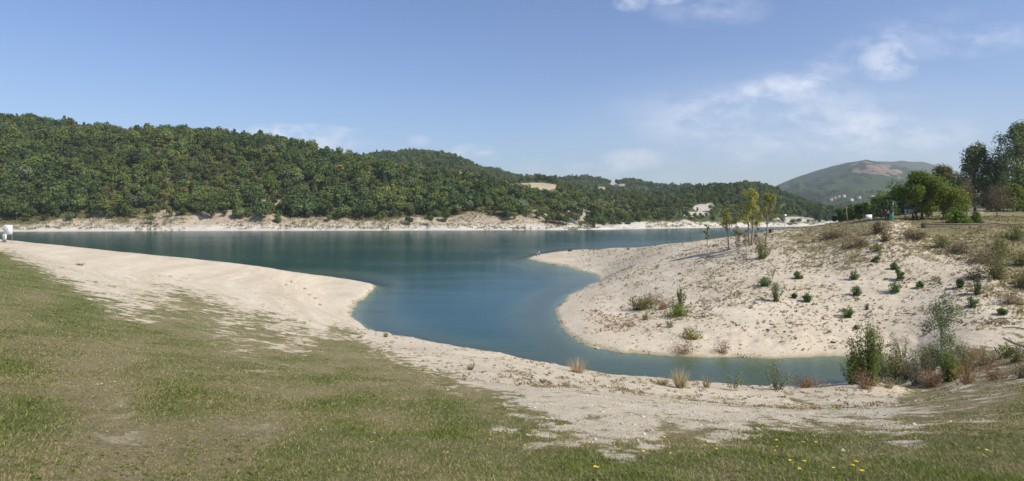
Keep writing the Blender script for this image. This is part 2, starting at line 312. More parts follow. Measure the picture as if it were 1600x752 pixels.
# ------------------------------------------------------------------ materials
class NT:
    def __init__(s, name):
        s.m = bpy.data.materials.new(name); s.m.use_nodes = True; s.t = s.m.node_tree; s.t.nodes.clear()
        s.out = s.t.nodes.new('ShaderNodeOutputMaterial')
    def n(s, t, ins=None, **k):
        x = s.t.nodes.new(t)
        for a, b in k.items(): setattr(x, a, b)
        for a, b in (ins or {}).items(): s.set(x.inputs[a], b)
        return x
    def set(s, sock, v):
        if hasattr(v, 'links') or isinstance(v, bpy.types.NodeSocket): s.t.links.new(v, sock)
        else: sock.default_value = v
    def pos(s): return s.n('ShaderNodeNewGeometry').outputs['Position']
    def map(s, vec, scale=(1, 1, 1), rot=(0, 0, 0)): return s.n('ShaderNodeMapping', {'Vector': vec, 'Scale': scale, 'Rotation': rot}).outputs[0]
    def noise(s, vec, scale, detail=4, rough=.55, dist=0): return s.n('ShaderNodeTexNoise', {'Vector': vec, 'Scale': scale, 'Detail': detail, 'Roughness': rough, 'Distortion': dist}).outputs['Fac']
    def mr(s, v, a, b, c=0, d=1, smooth=False):
        x = s.n('ShaderNodeMapRange', {'Value': v, 'From Min': a, 'From Max': b, 'To Min': c, 'To Max': d})
        if smooth: x.interpolation_type = 'SMOOTHSTEP'
        return x.outputs['Result']
    def math(s, op, a, b=0.0, clamp=False):
        x = s.n('ShaderNodeMath', {0: a, 1: b}, operation=op, use_clamp=clamp); return x.outputs[0]
    def mix(s, f, a, b, mode='MIX'):
        x = s.n('ShaderNodeMix', data_type='RGBA', blend_type=mode); s.set(x.inputs['Factor'], f)
        for k, v in (('A', a), ('B', b)):
            if isinstance(v, tuple): v = (*v[:3], 1)
            s.set(x.inputs[k], v)
        return x.outputs['Result']
    def attr(s, nm): return s.n('ShaderNodeAttribute', attribute_name=nm).outputs['Fac']
    def fin(s, sh): s.t.links.new(sh, s.out.inputs['Surface']); return s.m

def simple(name, col, rough=.7, var=.15, metal=0, scale=8):
    t = NT(name); p = t.n('ShaderNodeTexCoord').outputs['Object']
    n = t.noise(p, scale, 4); c = t.mix(n, tuple(a * (1 - var) for a in col), tuple(min(1, a * (1 + var)) for a in col))
    return t.fin(t.n('ShaderNodeBsdfPrincipled', {'Base Color': c, 'Roughness': rough, 'Metallic': metal}).outputs[0])

def foliage(name, a, b, c=None, trans=.25, obj=.7):
    """a..b random between leaves, c drifts in between whole plants"""
    t = NT(name); isl = t.n('ShaderNodeNewGeometry').outputs['Random Per Island']; oiN = t.n('ShaderNodeObjectInfo'); oi = oiN.outputs['Random']
    col = t.mix(isl, a, b)
    if c: col = t.mix(t.math('MULTIPLY', t.math('POWER', oi, 2.0), obj), col, c)
    o2 = t.math('FRACT', t.math('MULTIPLY', oi, 37.0)); lf = t.noise(oiN.outputs['Location'], .012, 3); hv = t.n('ShaderNodeHueSaturation', {'Color': col, 'Value': t.math('MULTIPLY', t.mr(o2, 0, 1, .78, 1.28), t.mr(lf, .35, .65, .82, 1.22)), 'Saturation': 1.0, 'Hue': t.mr(t.math('FRACT', t.math('MULTIPLY', oi, 91.0)), 0, 1, .485, .512)}).outputs[0]
    d = t.n('ShaderNodeBsdfDiffuse', {'Color': hv}).outputs[0]; tr = t.n('ShaderNodeBsdfTranslucent', {'Color': hv}).outputs[0]
    m = t.n('ShaderNodeMixShader', {0: trans}); t.t.links.new(d, m.inputs[1]); t.t.links.new(tr, m.inputs[2])
    return t.fin(m.outputs[0])

def mat_ground():
    t = NT('marl_and_turf'); p = t.pos(); cov = t.attr('cover'); grn = t.attr('green'); peb = t.attr('pebble')
    sz = t.n('ShaderNodeSeparateXYZ', {0: p}).outputs['Z']
    big = t.noise(p, .12, 4); med = t.noise(p, 1.3, 6, .65); fine = t.noise(p, 16, 8, .8); grain = t.noise(p, 55, 4, .8)
    sand = t.mix(t.mr(big, .35, .65), (.50, .420, .305), (.585, .505, .375))
    sand = t.mix(t.mr(med, .3, .7, 0, .55), sand, (.64, .565, .435))
    vor = t.n('ShaderNodeTexVoronoi', {'Vector': p, 'Scale': 16.0}); stone = t.n('ShaderNodeSeparateColor', {0: vor.outputs['Color']}).outputs[0]
    sand = t.mix(t.math('MULTIPLY', t.mr(stone, .72, .95), .35), sand, (.74, .70, .64))
    sand = t.mix(t.math('MULTIPLY', t.mr(stone, .22, .05), .5), sand, (.33, .29, .23))
    sand = t.mix(t.mr(t.noise(p, 5, 5, .7), .58, .75, 0, .45), sand, (.36, .31, .235))
    lv = t.noise(t.map(p, (.05, .05, 3.2)), 1.0, 4, .6); rl = t.noise(t.map(p, (.35, .35, .35)), 1.0, 5, .7)
    sand = t.mix(t.math('MULTIPLY', t.mr(lv, .50, .60), .30), sand, (.40, .33, .225)); sand = t.mix(t.math('MULTIPLY', t.mr(lv, .44, .38), .35), sand, (.68, .61, .49))
    sand = t.mix(t.math('MULTIPLY', t.mr(rl, .54, .68), .40), sand, (.43, .36, .26))
    # trodden grass scraps on the bare marl
    scr = t.mr(t.math('ADD', t.math('MULTIPLY', t.noise(t.map(p, (1, 1, 1)), 3.2, 6, .75), 1.0), t.math('MULTIPLY', peb, .16)), .66, .74)
    sand = t.mix(t.math('MULTIPLY', scr, .45), sand, (.23, .20, .12))
    fc = t.mr(fine, .36, .64); gc = t.mr(grain, .36, .64); dry = t.mix(fc, (.15, .125, .055), (.46, .39, .22)); dry = t.mix(gc, t.mix(.65, dry, (.07, .06, .028)), dry)
    gre = t.mix(fc, (.050, .078, .018), (.145, .175, .052)); gre = t.mix(t.mr(grain, .5, .62, 0, .6), gre, (.28, .24, .12))
    turf = t.mix(t.mr(t.math('ADD', grn, t.math('MULTIPLY', t.math('SUBTRACT', grain, .5), 2.4)), .20, .95), dry, gre)
    f = t.mr(t.math('ADD', cov, t.math('MULTIPLY', t.math('SUBTRACT', fine, .5), 1.9)), .30, .70)
    col = t.mix(f, sand, turf)
    wet = t.mr(t.math('ADD', sz, t.math('MULTIPLY', t.math('SUBTRACT', med, .5), .12)), .20, .02, 0, .75, True)
    col = t.mix(wet, col, (.31, .265, .15)); bedc = t.mr(sz, 0, -.6)
    col = t.mix(bedc, col, t.mix(med, (.16, .17, .085), (.27, .26, .16)))
    h = t.math('ADD', t.math('MULTIPLY', med, .10), t.math('ADD', t.math('MULTIPLY', fine, .035), t.math('MULTIPLY', grain, .012)))
    bmp = t.n('ShaderNodeBump', {'Height': h, 'Strength': 1.0, 'Distance': 1.0}).outputs[0]
    return t.fin(t.n('ShaderNodeBsdfPrincipled', {'Base Color': col, 'Roughness': .95, 'Specular IOR Level': .15, 'Normal': bmp}).outputs[0])

def mat_hill(name, soil1, soil2, under, marl=True, far=False):
    t = NT(name); p = t.pos(); bare = t.attr('bare'); sz = t.n('ShaderNodeSeparateXYZ', {0: p}).outputs['Z']
    k = .25 if far else 1
    n1 = t.noise(p, .05 * k, 6, .65); n2 = t.noise(p, .35 * k, 6, .7)
    soil = t.mix(t.mr(n1, .35, .65), soil1, soil2); soil = t.mix(t.mr(n2, .5, .68, 0, .8), soil, tuple(a * .55 for a in soil2))
    uc = t.mix(t.mr(n2, .3, .7), under, tuple(a * 1.9 for a in under))
    f = t.mr(t.math('ADD', bare, t.math('MULTIPLY', t.math('SUBTRACT', n2, .5), .9)), .4, .6)
    col = t.mix(f, uc, soil)
    if marl:
        st = t.noise(t.map(p, (1, 1, 7)), .5, 4, .6)
        col = t.mix(t.mr(t.math('ADD', sz, t.math('MULTIPLY', t.math('SUBTRACT', n1, .5), 8)), 6.0, 2.0, 0, .9), col, t.mix(st, (.52, .47, .40), (.66, .62, .55)))
    bmp = t.n('ShaderNodeBump', {'Height': t.math('ADD', t.math('MULTIPLY', n2, 1.2 / k), t.math('MULTIPLY', n1, 3 / k)), 'Strength': .8, 'Distance': 1.0}).outputs[0]
    return t.fin(t.n('ShaderNodeBsdfPrincipled', {'Base Color': col, 'Roughness': 1, 'Specular IOR Level': .05, 'Normal': bmp}).outputs[0])

def mat_water():
    t = NT('lake_water'); p = t.pos(); dep = t.attr('depth')
    w1 = t.noise(t.map(p, (.6, 1.0, 1)), 2.0, 4, .6); w2 = t.noise(t.map(p, (.06, .16, 1)), 1.0, 3, .5)
    wp_ = t.mr(t.noise(t.map(p, (.01, .03, 1)), 1.0, 3, .5), .42, .62, .012, .07, True); h = t.math('ADD', t.math('MULTIPLY', w1, wp_), t.math('MULTIPLY', w2, .17))
    bmp = t.n('ShaderNodeBump', {'Height': h, 'Strength': .38, 'Distance': 1.0}).outputs[0]
    patch = t.noise(t.map(p, (.006, .02, 1)), 1.0, 3, .5)
    deepc = t.mix(t.mr(patch, .35, .65), (.004, .046, .036), (.006, .048, .048))
    body = t.mix(t.mr(dep, .4, 3.4, 0, 1, True), (.080, .110, .060), deepc)
    dif = t.n('ShaderNodeBsdfDiffuse', {'Color': body, 'Normal': bmp}).outputs[0]
    tr = t.n('ShaderNodeBsdfTransparent', {'Color': (.72, .86, .80, 1)}).outputs[0]
    a = t.n('ShaderNodeMixShader', {0: t.mr(dep, 0.0, 1.9, .05, 1)}); t.t.links.new(tr, a.inputs[1]); t.t.links.new(dif, a.inputs[2])
    gl = t.n('ShaderNodeBsdfGlossy', {'Color': (.85, .9, .95, 1), 'Roughness': .13, 'Normal': bmp}).outputs[0]
    fr = t.n('ShaderNodeFresnel', {'IOR': 1.33, 'Normal': bmp}).outputs[0]
    b = t.n('ShaderNodeMixShader', {0: t.math('MINIMUM', t.math('MULTIPLY', fr, .8), .52)}); t.t.links.new(a.outputs[0], b.inputs[1]); t.t.links.new(gl, b.inputs[2])
    return t.fin(b.outputs[0])

M = dict(
    ground=mat_ground(), water=mat_water(),
    bark=simple('bark', (.13, .105, .08), .95, .4), pale_bark=simple('pale_bark', (.24, .21, .17), .9, .35), twig=simple('twig', (.17, .125, .095), .95, .3),
    wood=simple('weathered_wood', (.20, .155, .11), .85, .3), white=simple('white_board', (.78, .78, .80), .5, .04), grey_metal=simple('galvanised_metal', (.38, .39, .40), .45, .1, .6),
    shaded_wall=simple('shaded_wall_stone', (.13, .10, .07), .95, .5, scale=2), concrete=simple('concrete', (.30, .27, .22), .95, .3), stone=simple('pale_stone', (.50, .46, .39), .95, .3), dark_stone=simple('dark_stone', (.09, .075, .06), .95, .3),  # the wall stone's dark brown stands in for the shade on it
    teal=simple('teal_plastic', (.06, .30, .25), .5, .1), red=simple('red_paint', (.55, .06, .05), .5, .1), black=simple('black_paint', (.03, .03, .03), .5, .1), faint=simple('faded_print', (.50, .45, .50), .6, .1),
    map_green=simple('map_green', (.20, .50, .42), .6, .25, scale=3), tile=simple('roof_tile', (.36, .20, .13), .9, .25), plaster=simple('plaster', (.62, .56, .47), .9, .1), pane=simple('dark_pane', (.05, .055, .065), .2, .1),
    tree_a=foliage('leaf_oak', (.082, .122, .032), (.155, .205, .060), (.175, .185, .060)), tree_b=foliage('leaf_dark', (.052, .090, .033), (.105, .150, .055), (.12, .15, .052)),
    tree_c=foliage('leaf_yellowing', (.12, .135, .035), (.20, .20, .06), (.20, .16, .06)), tree_d=foliage('leaf_rust', (.14, .085, .035), (.20, .125, .05), (.12, .12, .04)),
    tree_g=foliage('leaf_greygreen', (.09, .125, .06), (.16, .195, .105), (.13, .16, .075)),
    bright=foliage('leaf_bright', (.12, .17, .035), (.24, .29, .07), None, .42), mid=foliage('leaf_mid', (.12, .175, .035), (.24, .295, .08), None, .42),
    yellow=foliage('leaf_yellow_green', (.20, .20, .05), (.36, .345, .09), None, .4), silver=foliage('leaf_silver', (.16, .21, .085), (.38, .42, .26), None, .4),
    poplar=foliage('leaf_poplar', (.11, .16, .06), (.26, .31, .15), None, .45), brown=foliage('leaf_brown', (.15, .12, .07), (.26, .205, .125), None),
    bushgreen=foliage('leaf_broom', (.075, .13, .04), (.16, .22, .085), None, .35), olive=foliage('leaf_olive', (.13, .14, .05), (.25, .25, .09), None, .35), redweed=foliage('leaf_red_brown', (.24, .14, .07), (.38, .24, .13), None),
    straw=foliage('straw', (.34, .27, .14), (.55, .46, .28), None, .3), dry=foliage('dry_stalk', (.21, .17, .10), (.37, .31, .19), None), petal=simple('yellow_petal', (.85, .66, .02), .6, .1))

# ------------------------------------------------------------------ ground sheet
XO = 6.0
sg = np.linspace(-1.55, 1.55, 1050)
yr = np.concatenate([np.linspace(-5, 2.9, 14), np.exp(np.linspace(math.log(3), math.log(260), 700)), np.exp(np.linspace(math.log(264), math.log(12000), 36))])
Y, S = np.meshgrid(yr, sg, indexing='ij'); X = S * (Y + XO)
Zg = H(X, Y); cov, grn, n3 = masks(X, Y, Zg)
def grid_quads(r, c):
    i = np.arange(r * c).reshape(r, c); return np.stack([i[:-1, :-1], i[:-1, 1:], i[1:, 1:], i[1:, :-1]], -1).reshape(-1, 4)
me = np_mesh('ground', np.stack([X, Y, Zg], -1), grid_quads(*X.shape), mats=[M['ground']], smooth=True, attrs={'cover': cov, 'green': grn, 'pebble': n3})
tag(link(bpy.data.objects.new('ground', me)), kind='structure')

# ------------------------------------------------------------------ far hills
def interp(tab, u): a = np.array(tab, float); return np.interp(u, a[:, 0], a[:, 1])
shore_v = [(-600, 365), (0, 362), (150, 361.5), (300, 361), (500, 360.5), (700, 360), (900, 359.5), (1020, 357.5), (1100, 356), (1200, 354.6), (1290, 353.5), (1700, 353)]
def shore_y(u): return E * F / (interp(shore_v, u) - V0)
class Hill:
    def __init__(s, name, skyl, yc, y0, tree=0, p=1.0, amp=6, ns=.01, umin=None, umax=None, back=.8, bank=0, seed=1, wob=0):
        s.name = name; s.u0 = umin if umin is not None else skyl[0][0]; s.u1 = umax if umax is not None else skyl[-1][0]
        s.sk = skyl; s.yc = yc; s.y0 = y0; s.tree = tree; s.p = p; s.amp = amp; s.ns = ns; s.back = back; s.bank = bank; s.seed = seed
        us = np.linspace(s.u0, s.u1, 240); s.us = us; zc = E + (V0 - interp(skyl, us)) * s.ycf(us) / F
        s.zc = zc.copy(); tgt = (V0 - interp(skyl, us)) / F; tt = np.linspace(.3, 1.0, 60)
        for _ in range(6):
            y = s.y0f(us)[:, None] + (s.ycf(us) - s.y0f(us))[:, None] * tt
            z = s.base(us[:, None] + 0 * tt, y)
            ang = ((z + tree - E) / y).max(1); s.zc += (tgt - ang) * s.ycf(us)
    def ycf(s, u): return interp(s.yc, u) if isinstance(s.yc, list) else np.full_like(np.asarray(u, float), s.yc)
    def y0f(s, u): return s.y0(u) if callable(s.y0) else np.full_like(np.asarray(u, float), s.y0)
    def base(s, u, y):
        y0 = s.y0f(u); yc = s.ycf(u); t = (y - y0) / (yc - y0); zc = np.interp(u, s.us, s.zc)
        b = s.bank * sstep(0, 1, (y - y0) / 34.0)
        f = np.sin(np.clip(t, 0, 1) * math.pi / 2) ** s.p
        g = 1 - sstep(0, 1, (t - 1) / s.back)
        z = np.where(t <= 1, b + (zc - b) * f, (zc) * g - 8 * (1 - g))
        return np.where(t < 0, t * (yc - y0) * .12, z)
    def z(s, x, y):
        u = 800 + F * x / y; y0 = s.y0f(u); yc = s.ycf(u); t = (y - y0) / (yc - y0)
        w = sstep(.02, .25, t) * (1 - sstep(.7, 1.0, t)) + .25 * sstep(.9, 1.1, t)
        z = s.base(u, y) + w * s.amp * (fbm(x * s.ns, y * s.ns, s.seed, 5) - .5) * 2
        if s.name == 'mountain': z = z + sstep(.05, .4, t) * (1 - sstep(.65, .85, t)) * 34 * (np.abs(fbm(x * .0045, y * .0022, 91, 4) - .5) * -4 + .5)
        if s.bank: z = z + sstep(0, .02, t) * (1 - sstep(.10, .25, t)) * (fbm(x * .08, y * .08, 5, 4) - .5) * 5
        return z
    def build(s, mat, bare, nu=420, nt=200):
        us = np.linspace(s.u0, s.u1, nu); ts = np.concatenate([np.linspace(-.25, 0, 6)[:-1], np.linspace(0, 1, nt), np.linspace(1, 1 + s.back, 24)[1:]])
        T, U = np.meshgrid(ts, us, indexing='ij'); y0 = s.y0f(U); Yh = y0 + (s.ycf(U) - y0) * T; Xh = (U - 800) / F * Yh; Zh = s.z(Xh, Yh)
        me = np_mesh(s.name, np.stack([Xh, Yh, Zh], -1), grid_quads(*Xh.shape), mats=[mat], smooth=True, attrs={'bare': bare(U, V0 + F * (E - Zh) / Yh, Xh, Yh, Zh)})
        return tag(link(bpy.data.objects.new(s.name, me)), kind='structure')
def spot(u, v, L):
    r = np.zeros_like(u)
    for (a, b, ru, rv) in L: r = np.maximum(r, 1 - ((u - a) / ru) ** 2 - ((v - b) / rv) ** 2)
    return np.clip(r * 1.6, 0, 1)
SPOT_A = [(420, 318, 36, 7), (368, 307, 22, 5), (25, 249, 14, 4), (530, 324, 14, 5), (845, 335, 20, 10), (905, 332, 26, 8), (250, 345, 30, 6),
          (310, 345, 18, 5), (120, 345, 40, 5), (492, 302, 7, 5), (650, 345, 50, 7), (760, 345, 60, 7), (880, 345, 70, 9), (550, 350, 40, 4)]
hillA = Hill('wooded_hillside', [(-650, 150), (-300, 150), (-100, 165), (0, 177), (60, 183), (120, 191), (190, 198), (260, 199), (330, 206), (400, 212), (440, 213), (480, 229), (550, 240), (600, 251), (680, 262), (740, 274), (775, 286), (800, 294), (840, 299), (880, 301), (910, 306), (960, 322), (1010, 342), (1040, 354)],
             [(-650, 800), (300, 760), (700, 700), (900, 620), (1040, 560)], shore_y, tree=12, p=1.35, amp=12, ns=.012, bank=4.5, back=.9, seed=4)
def bareA(u, v, x, y, z):
    sh = shore_y(u); edge = 13 + 42 * fbm(x * .02, y * .02, 9, 3) ** 1.5 + 10 * sstep(600, 900, u) - 10 * (1 - sstep(0, 130, u))
    return np.maximum(1 - sstep(edge - 10, edge + 6, y - sh), np.maximum(spot(u, v, SPOT_A), .35 * sstep(.55, .7, fbm(x * .03, y * .03, 12, 3))))
matA = mat_hill('hillside_soil', (.36, .28, .20), (.46, .40, .31), (.085, .080, .038))
hillA.build(matA, bareA)
hillB = Hill('far_round_hill', [(430, 292), (500, 268), (560, 246), (600, 238), (640, 235), (670, 238), (700, 244), (730, 254), (760, 268), (800, 285), (850, 300), (900, 312)], 1500, 900., tree=8, p=1.0, amp=14, ns=.006, seed=6)
hillC = Hill('distant_hills', [(600, 290), (680, 272), (740, 265), (765, 263), (790, 270), (815, 273), (845, 272), (870, 277), (895, 273), (930, 277), (955, 283), (975, 281), (1000, 283), (1030, 288), (1060, 290), (1075, 289), (1095, 295), (1130, 305), (1200, 315)],
             2100, 1250., tree=15, p=.9, amp=20, ns=.005, seed=9)
hillD = Hill('headland_hill', [(930, 345), (980, 322), (1010, 312), (1040, 303), (1080, 294), (1120, 287), (1160, 284), (1185, 287), (1200, 291), (1225, 303), (1250, 311), (1290, 322), (1340, 330), (1420, 334), (1520, 338), (1640, 342)],
             [(930, 900), (1160, 1150), (1640, 1250)], shore_y, tree=7, p=1.1, amp=9, ns=.008, bank=5, seed=13)
hillE = Hill('valley_side', [(640, 300), (740, 287), (775, 284), (800, 279), (830, 277), (865, 280), (885, 290), (905, 292), (930, 293), (960, 296), (1000, 297), (1040, 300), (1090, 312), (1130, 330), (1180, 345)],
             [(640, 1080), (1180, 1050)], lambda u: shore_y(u) + 60, tree=12, p=.8, amp=12, ns=.009, seed=15)
mtn = Hill('mountain', [(1050, 335), (1130, 318), (1190, 297), (1215, 288), (1240, 278), (1270, 268), (1300, 259), (1325, 254), (1350, 251.5), (1375, 256), (1400, 262), (1440, 280), (1480, 300), (1560, 322), (1700, 335)], 4600, 1700., p=1.5, amp=110, ns=.0016, seed=21)
mtn2 = Hill('far_ridge', [(1200, 330), (1280, 285), (1340, 258), (1370, 252.5), (1410, 252.5), (1440, 256), (1480, 265), (1530, 275), (1600, 283), (1750, 300), (1900, 320)], 6000, 3600., p=1.1, amp=60, ns=.002, seed=22)
SPOT_B = [(720, 272, 24, 3)]
SPOT_C = [(958, 288, 9, 2), (940, 295, 10, 3), (972, 289, 8, 2)]
SPOT_D = [(1098, 325, 18, 7), (1085, 335, 30, 5), (1240, 343, 40, 5), (1110, 320, 8, 4)]
SPOT_E = [(831, 292, 48, 8), (937, 295, 11, 2.5), (963, 301, 8, 4), (1018, 300, 16, 5)]
def bare_far(L, base=.0):
    return lambda u, v, x, y, z: np.maximum(spot(u, v, L), base + .3 * sstep(.55, .7, fbm(x * .01, y * .01, 12, 3)))
hillB.build(mat_hill('round_hill_soil', (.36, .29, .20), (.42, .35, .25), (.060, .075, .030), False), bare_far(SPOT_B), 200, 90)
hillC.build(mat_hill('distant_hill_soil', (.44, .38, .28), (.50, .45, .36), (.060, .075, .030), False), bare_far(SPOT_C), 260, 110)
def bareD(u, v, x, y, z):
    sh = shore_y(u); e = 4 + 30 * fbm(x * .02, y * .02, 9, 3)
    return np.maximum(1 - sstep(e - 10, e + 8, y - sh), spot(u, v, SPOT_D))
hillD.build(mat_hill('headland_hill_soil', (.48, .43, .36), (.55, .51, .44), (.065, .080, .032)), bareD, 260, 140)
hillE.build(mat_hill('valley_soil', (.42, .35, .23), (.50, .42, .29), (.075, .085, .034), False), bare_far(SPOT_E, .1), 260, 140)
def bareM(u, v, x, y, z):
    n = fbm(x * .004, y * .0025, 44, 5, .6); n2 = fbm(x * .006, y * .006, 14, 5, .65)
    a = spot(u, v, [(1360, 260, 40, 11), (1395, 273, 34, 10), (1428, 287, 22, 10), (1352, 272, 28, 10)]) * sstep(.34, .50, n) * (.35 + .65 * sstep(.40, .56, fbm(x * .012, y * .006, 71, 5, .7)))
    b = spot(u, v, [(1245, 308, 60, 10), (1310, 318, 90, 9), (1400, 312, 70, 9)]) * sstep(.5, .62, n2) * .75
    return np.maximum(a, b)
mtn.build(mat_hill('mountain_rock', (.23, .17, .125), (.31, .235, .18), (.034, .052, .018), False, True), bareM, 420, 240)
mtn2.build(mat_hill('ridge_soil', (.20, .19, .14), (.26, .22, .16), (.055, .065, .035), False, True), lambda u, v, x, y, z: .7 * sstep(.5, .62, fbm(x * .003, y * .003, 3, 4)) * spot(u, v, [(1500, 272, 110, 12)]), 160, 80)

# ------------------------------------------------------------------ water sheet
Yw, Sw = np.meshgrid(np.concatenate([np.exp(np.linspace(math.log(38), math.log(260), 420)), np.exp(np.linspace(math.log(266), math.log(1100), 60))]), np.linspace(-1.5, 1.25, 900), indexing='ij')
Xw = Sw * Yw; dep = -terr(tw(ucoord(Xw, Yw).ravel(), np.clip(Yw, 3, 450).ravel())).reshape(Xw.shape)
uw = 800 + F * Xw / Yw; far_dep = np.clip((shore_y(uw) - Yw) * .12, 0, 6)
dep = np.minimum(dep, np.where(Yw > 300, far_dep, 99))
me = np_mesh('water', np.stack([Xw, Yw, 0 * Xw], -1), grid_quads(*Xw.shape), mats=[M['water']], smooth=True, attrs={'depth': np.clip(dep, 0, 6)})
tag(link(bpy.data.objects.new('water', me)), kind='structure')

# ------------------------------------------------------------------ haze
hz = MB().box((300, 4300, 345), (14000, 8800, 720))
t = NT('haze_air'); t.t.links.new(t.n('ShaderNodeVolumePrincipled', {'Color': (.80, .88, 1.0, 1), 'Density': 9e-5, 'Anisotropy': .2}).outputs[0], t.out.inputs['Volume'])
tag(hz.build('haze', t.m), 'thin pale blue haze over the lake and hills', kind='stuff')

# ------------------------------------------------------------------ far trees
def far_tree_mesh(name, mat, seed, h=9.0, w=7.5, shape='round', n=300, leaf=.95):
    g = np.random.default_rng(seed); mb = MB()
    mb.tube([(0, 0, -1.5), (.1, 0, h * .3), (0, .1, h * .6)], [.22, .18, .1], 5, m=1)
    nl = 7 if shape == 'round' else 5; cs = []
    for i in range(nl):
        a = g.uniform(0, 6.28); 
        if shape == 'round': r = g.uniform(.1, .27) * w; z = h * g.uniform(.42, .78); rr = w * g.uniform(.20, .31)
        elif shape == 'tall': r = g.uniform(0, .12) * w; z = h * (.25 + .6 * i / nl); rr = w * .26
        else: r = 0; z = h * (.22 + .68 * i / nl); rr = w * .40 * (1 - .82 * i / nl)
        cs.append((math.cos(a) * r, math.sin(a) * r, z, rr))
    for (cx, cy, cz, rr) in cs:  # leafy clumps: many outward-facing sprays
        k = int(n / nl * (rr / (w * .26)) ** 2) + 8
        D = g.normal(size=(k, 3)); D /= np.linalg.norm(D, axis=1, keepdims=True); rad = rr * g.uniform(.6, 1.12, (k, 1)) * np.array([[1, 1, .82]])
        mb.leaves(np.array([cx, cy, cz]) + D * rad, D + g.normal(size=(k, 3)) * .55 + np.array([0, 0, .25]), leaf, 1.15, g=g)
    return mb.mesh(name, [mat, M['bark']])
VAR = []   # (mesh, kind)
for i, (mk, sh, h, w) in enumerate([('tree_a', 'round', 9, 8), ('tree_a', 'round', 8, 8.5), ('tree_a', 'tall', 10.5, 6.5), ('tree_b', 'round', 9.5, 8), ('tree_b', 'round', 8, 7.5), ('tree_c', 'round', 7.5, 7), ('tree_d', 'round', 7, 6.5), ('tree_g', 'round', 8, 8), ('tree_b', 'cone', 11, 6), ('tree_a', 'round', 10, 9)]):
    VAR.append((far_tree_mesh('hillside_tree', M[mk], 100 + i, h, w, sh), mk))
WT = np.array([.21, .19, .10, .13, .10, .06, .008, .05, .02, .13])
lib = bpy.data.collections.new('forest_kinds')
for i, (m_, k_) in enumerate(VAR):
    o = bpy.data.objects.new('kind_%02d' % i, m_); lib.objects.link(o)

def scatter(hill, u0, u1, sp0, keep, smin=.75, smax=1.3):
    """jittered stand of trees over one hill; returns x, y, z, scale, kind"""
    xs = []; g = np.random.default_rng(hill.seed * 7 + 3)
    ya = hill.y0f(np.array([u0, u1])).min(); yb = hill.ycf(np.array([u0, u1])).max() * 1.06
    xa, xb = (u0 - 800) / F * yb if u0 < 800 else (u0 - 800) / F * ya, (u1 - 800) / F * yb if u1 > 800 else (u1 - 800) / F * ya
    gx, gy = np.meshgrid(np.arange(xa, xb, sp0), np.arange(ya, yb, sp0)); gx = gx.ravel() + g.uniform(-.45, .45, gx.size) * sp0; gy = gy.ravel() + g.uniform(-.45, .45, gy.size) * sp0
    u = 800 + F * gx / gy; ok = (u > u0) & (u < u1) & (gy > hill.y0f(u) + 9) & (gy < hill.ycf(u) * 1.05); gx, gy, u = gx[ok], gy[ok], u[ok]
    z = hill.z(gx, gy); v = V0 + F * (E - z) / gy
    pr = keep(u, v, gx, gy, z); ok = g.uniform(size=len(gx)) < pr; gx, gy, z = gx[ok], gy[ok], z[ok]
    cl = fbm(gx * .012, gy * .012, hill.seed + 50, 3); sc = (smin + (smax - smin) * g.uniform(0, 1, len(gx)) ** 1.6) * (.7 + .65 * cl)
    wts = WT / WT.sum(); kd = g.choice(len(VAR), len(gx), p=wts)
    kd = np.where((cl > .54) & (g.uniform(size=len(gx)) < .65), g.choice([3, 4, 8], len(gx)), kd)
    kd = np.where((cl < .44) & (g.uniform(size=len(gx)) < .4), g.choice([5, 7, 1], len(gx)), kd)
    return np.stack([gx, gy, z, sc, kd], 1)
def forest(name, P, label):
    me = np_mesh_points(name, P); o = link(bpy.data.objects.new(name, me)); tag(o, label, kind='stuff')
    ng = bpy.data.node_groups.get('plant_trees')
    if not ng:
        ng = bpy.data.node_groups.new('plant_trees', 'GeometryNodeTree')
        ng.interface.new_socket('Geometry', in_out='INPUT', socket_type='NodeSocketGeometry'); ng.interface.new_socket('Geometry', in_out='OUTPUT', socket_type='NodeSocketGeometry')
        gi = ng.nodes.new('NodeGroupInput'); go = ng.nodes.new('NodeGroupOutput'); ip = ng.nodes.new('GeometryNodeInstanceOnPoints')
        ci = ng.nodes.new('GeometryNodeCollectionInfo'); ci.inputs['Collection'].default_value = lib; ci.inputs['Separate Children'].default_value = True; ci.inputs['Reset Children'].default_value = True
        def na(nm, ty): n = ng.nodes.new('GeometryNodeInputNamedAttribute'); n.data_type = ty; n.inputs['Name'].default_value = nm; return n.outputs['Attribute']
        ip.inputs['Pick Instance'].default_value = True
        L = ng.links.new; L(gi.outputs[0], ip.inputs['Points']); L(ci.outputs[0], ip.inputs['Instance']); L(na('pick', 'INT'), ip.inputs['Instance Index']); L(na('rot', 'FLOAT_VECTOR'), ip.inputs['Rotation']); L(na('sc', 'FLOAT_VECTOR'), ip.inputs['Scale'])
        L(ip.outputs[0], go.inputs[0])
    md = o.modifiers.new('plant_trees', 'NODES'); md.node_group = ng
    return o
